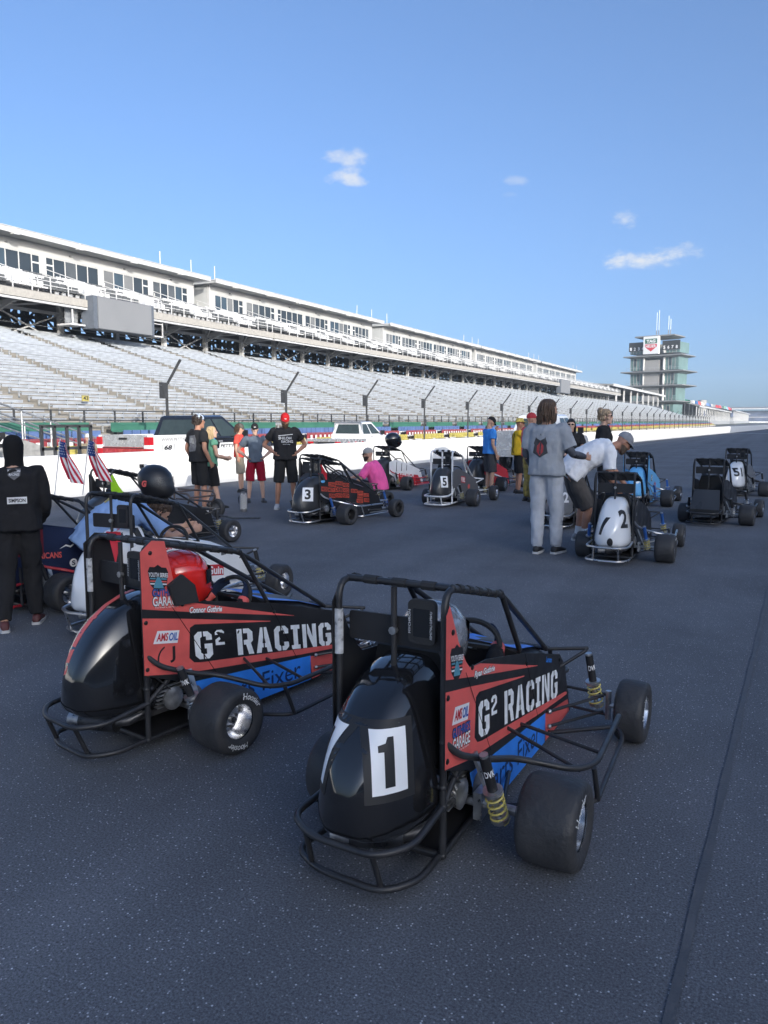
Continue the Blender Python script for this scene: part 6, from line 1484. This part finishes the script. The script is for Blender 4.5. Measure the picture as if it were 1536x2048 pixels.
# man bending over car 2
person((-2.03, 9.75), 1.75, 72, 'man in white t-shirt and grey cap bending over race car number 2', dict(pel=(0, -.3, .86), waist=(0, -.2, .99), chest=(0, .0, 1.11), neck=(0, .2, 1.2), head=(0, .36, 1.24), sh=(.2, .12, 1.15), elR=(.24, .12, .84), wrR=(.17, .28, .62), elL=(-.22, .32, .9), wrL=(-.12, .45, .7), hip=(.1, -.28, .84), kn=(.12, -.1, .46), an=(.12, -.14, .085)), SKINT, shirt=cloth('tee_white', (.76, .77, .8)), sleeve=.7, bottom=cloth('shorts_brown_grey', (.085, .078, .075)), shoe=mat('shoe_grey', (.25, .25, .26), .6), sock=cloth('sock_white', (.65, .65, .65)), cap=cloth('cap_heather', (.24, .25, .28)), head=(0, -42), glasses=True, wide=1.18, beard=hair_mat('stubble', (.1, .07, .05)))
person((-15.3, 13.85), 1.5, 160, 'person in khaki coat standing behind the gate frame', dict(wr=(.2, .1, .95)), SKIN, shirt=cloth('coat_khaki', (.24, .2, .14)), sleeve=2, bottom=cloth('trousers_dark', (.04, .04, .045)), bl='pants', shoe=M_hb, cap=cloth('cap_pale', (.6, .6, .58)), z0=-.3)
# drivers
DRV = dict(pel=(0, .24, .16), waist=(0, .14, .26), chest=(0, .06, .42), neck=(0, .05, .57), head=(0, .11, .705), sh=(.145, .06, .52), el=(.19, .27, .43), wr=(.125, .43, .575), hip=(.075, .24, .15), kn=(.1, .6, .28), an=(.08, .9, .12), hdR=(-.2, .5, .5), hdL=(.2, .5, .5))
sb = cloth('suit_black', (.02, .02, .022))
p = person((-1.12, 2.5), 1.75, 1.8, 'driver in silver helmet and black suit seated in car number 1', {**DRV, 'wrR': (.11, .5, .57), 'elR': (.165, .3, .50)}, shirt=sb, sleeve=2, bottom=sb, bl='suit', shoe=M_hb, thin=.68, helmet=(M_hs, M_dv, .98), absolute=True, glove=cloth('glove_navy', (.02, .03, .06)), group='drivers seated in the front cars')
J = p[1]['J']; obj('cuff', MB().tube([J['wrR']*.8+J['elR']*.2, J['wrR']*1.02-J['elR']*.02], .031, M_cr, 10), p[0])
p = person((-2.64, 2.79), 1.75, 9.3, 'driver in bright red helmet and black suit seated in the unnumbered coral car', {**DRV, 'head': (0, .13, .725)}, shirt=sb, sleeve=2, bottom=sb, bl='suit', shoe=M_hb, thin=.68, helmet=(M_hr, M_dv, 1.02), absolute=True, glove=cloth('glove_navy', (.02, .03, .06)), group='drivers seated in the front cars')
J = p[1]['J']
for S in 'RL': obj('cuff', MB().tube([J['wr'+S]*.8+J['el'+S]*.2, J['wr'+S]*1.02-J['el'+S]*.02], .031, M_cr, 10), p[0])
# the padding, tape and number-less bits of the second car's fin
obj('fin_pad', MB().prism([(-.09, .66), (-.13, .76), (-.05, .80), (.02, .74), (.04, .655)], lambda a, b: PX(-1, a, b, .004), V((0, -.02, 0)), M_pad), c2, 20)

bpy.data.scenes.remove(TMP)

# ---------------------------------------------------------------- thin summer haze filling the air of the place
def haze():
    m = bpy.data.materials.new('haze'); m.use_nodes = True; nt = m.node_tree; nt.nodes.clear()
    v = nt.nodes.new('ShaderNodeVolumePrincipled'); o = nt.nodes.new('ShaderNodeOutputMaterial'); nt.links.new(v.outputs[0], o.inputs['Volume'])
    v.inputs['Color'].default_value = (.78, .9, 1, 1); v.inputs['Density'].default_value = .0003; v.inputs['Anisotropy'].default_value = .0
    b = MB().box((0, 480, 29), (640, 1300, 61), m)
    tag(obj('haze', b, None, 0), kind='stuff')
haze()
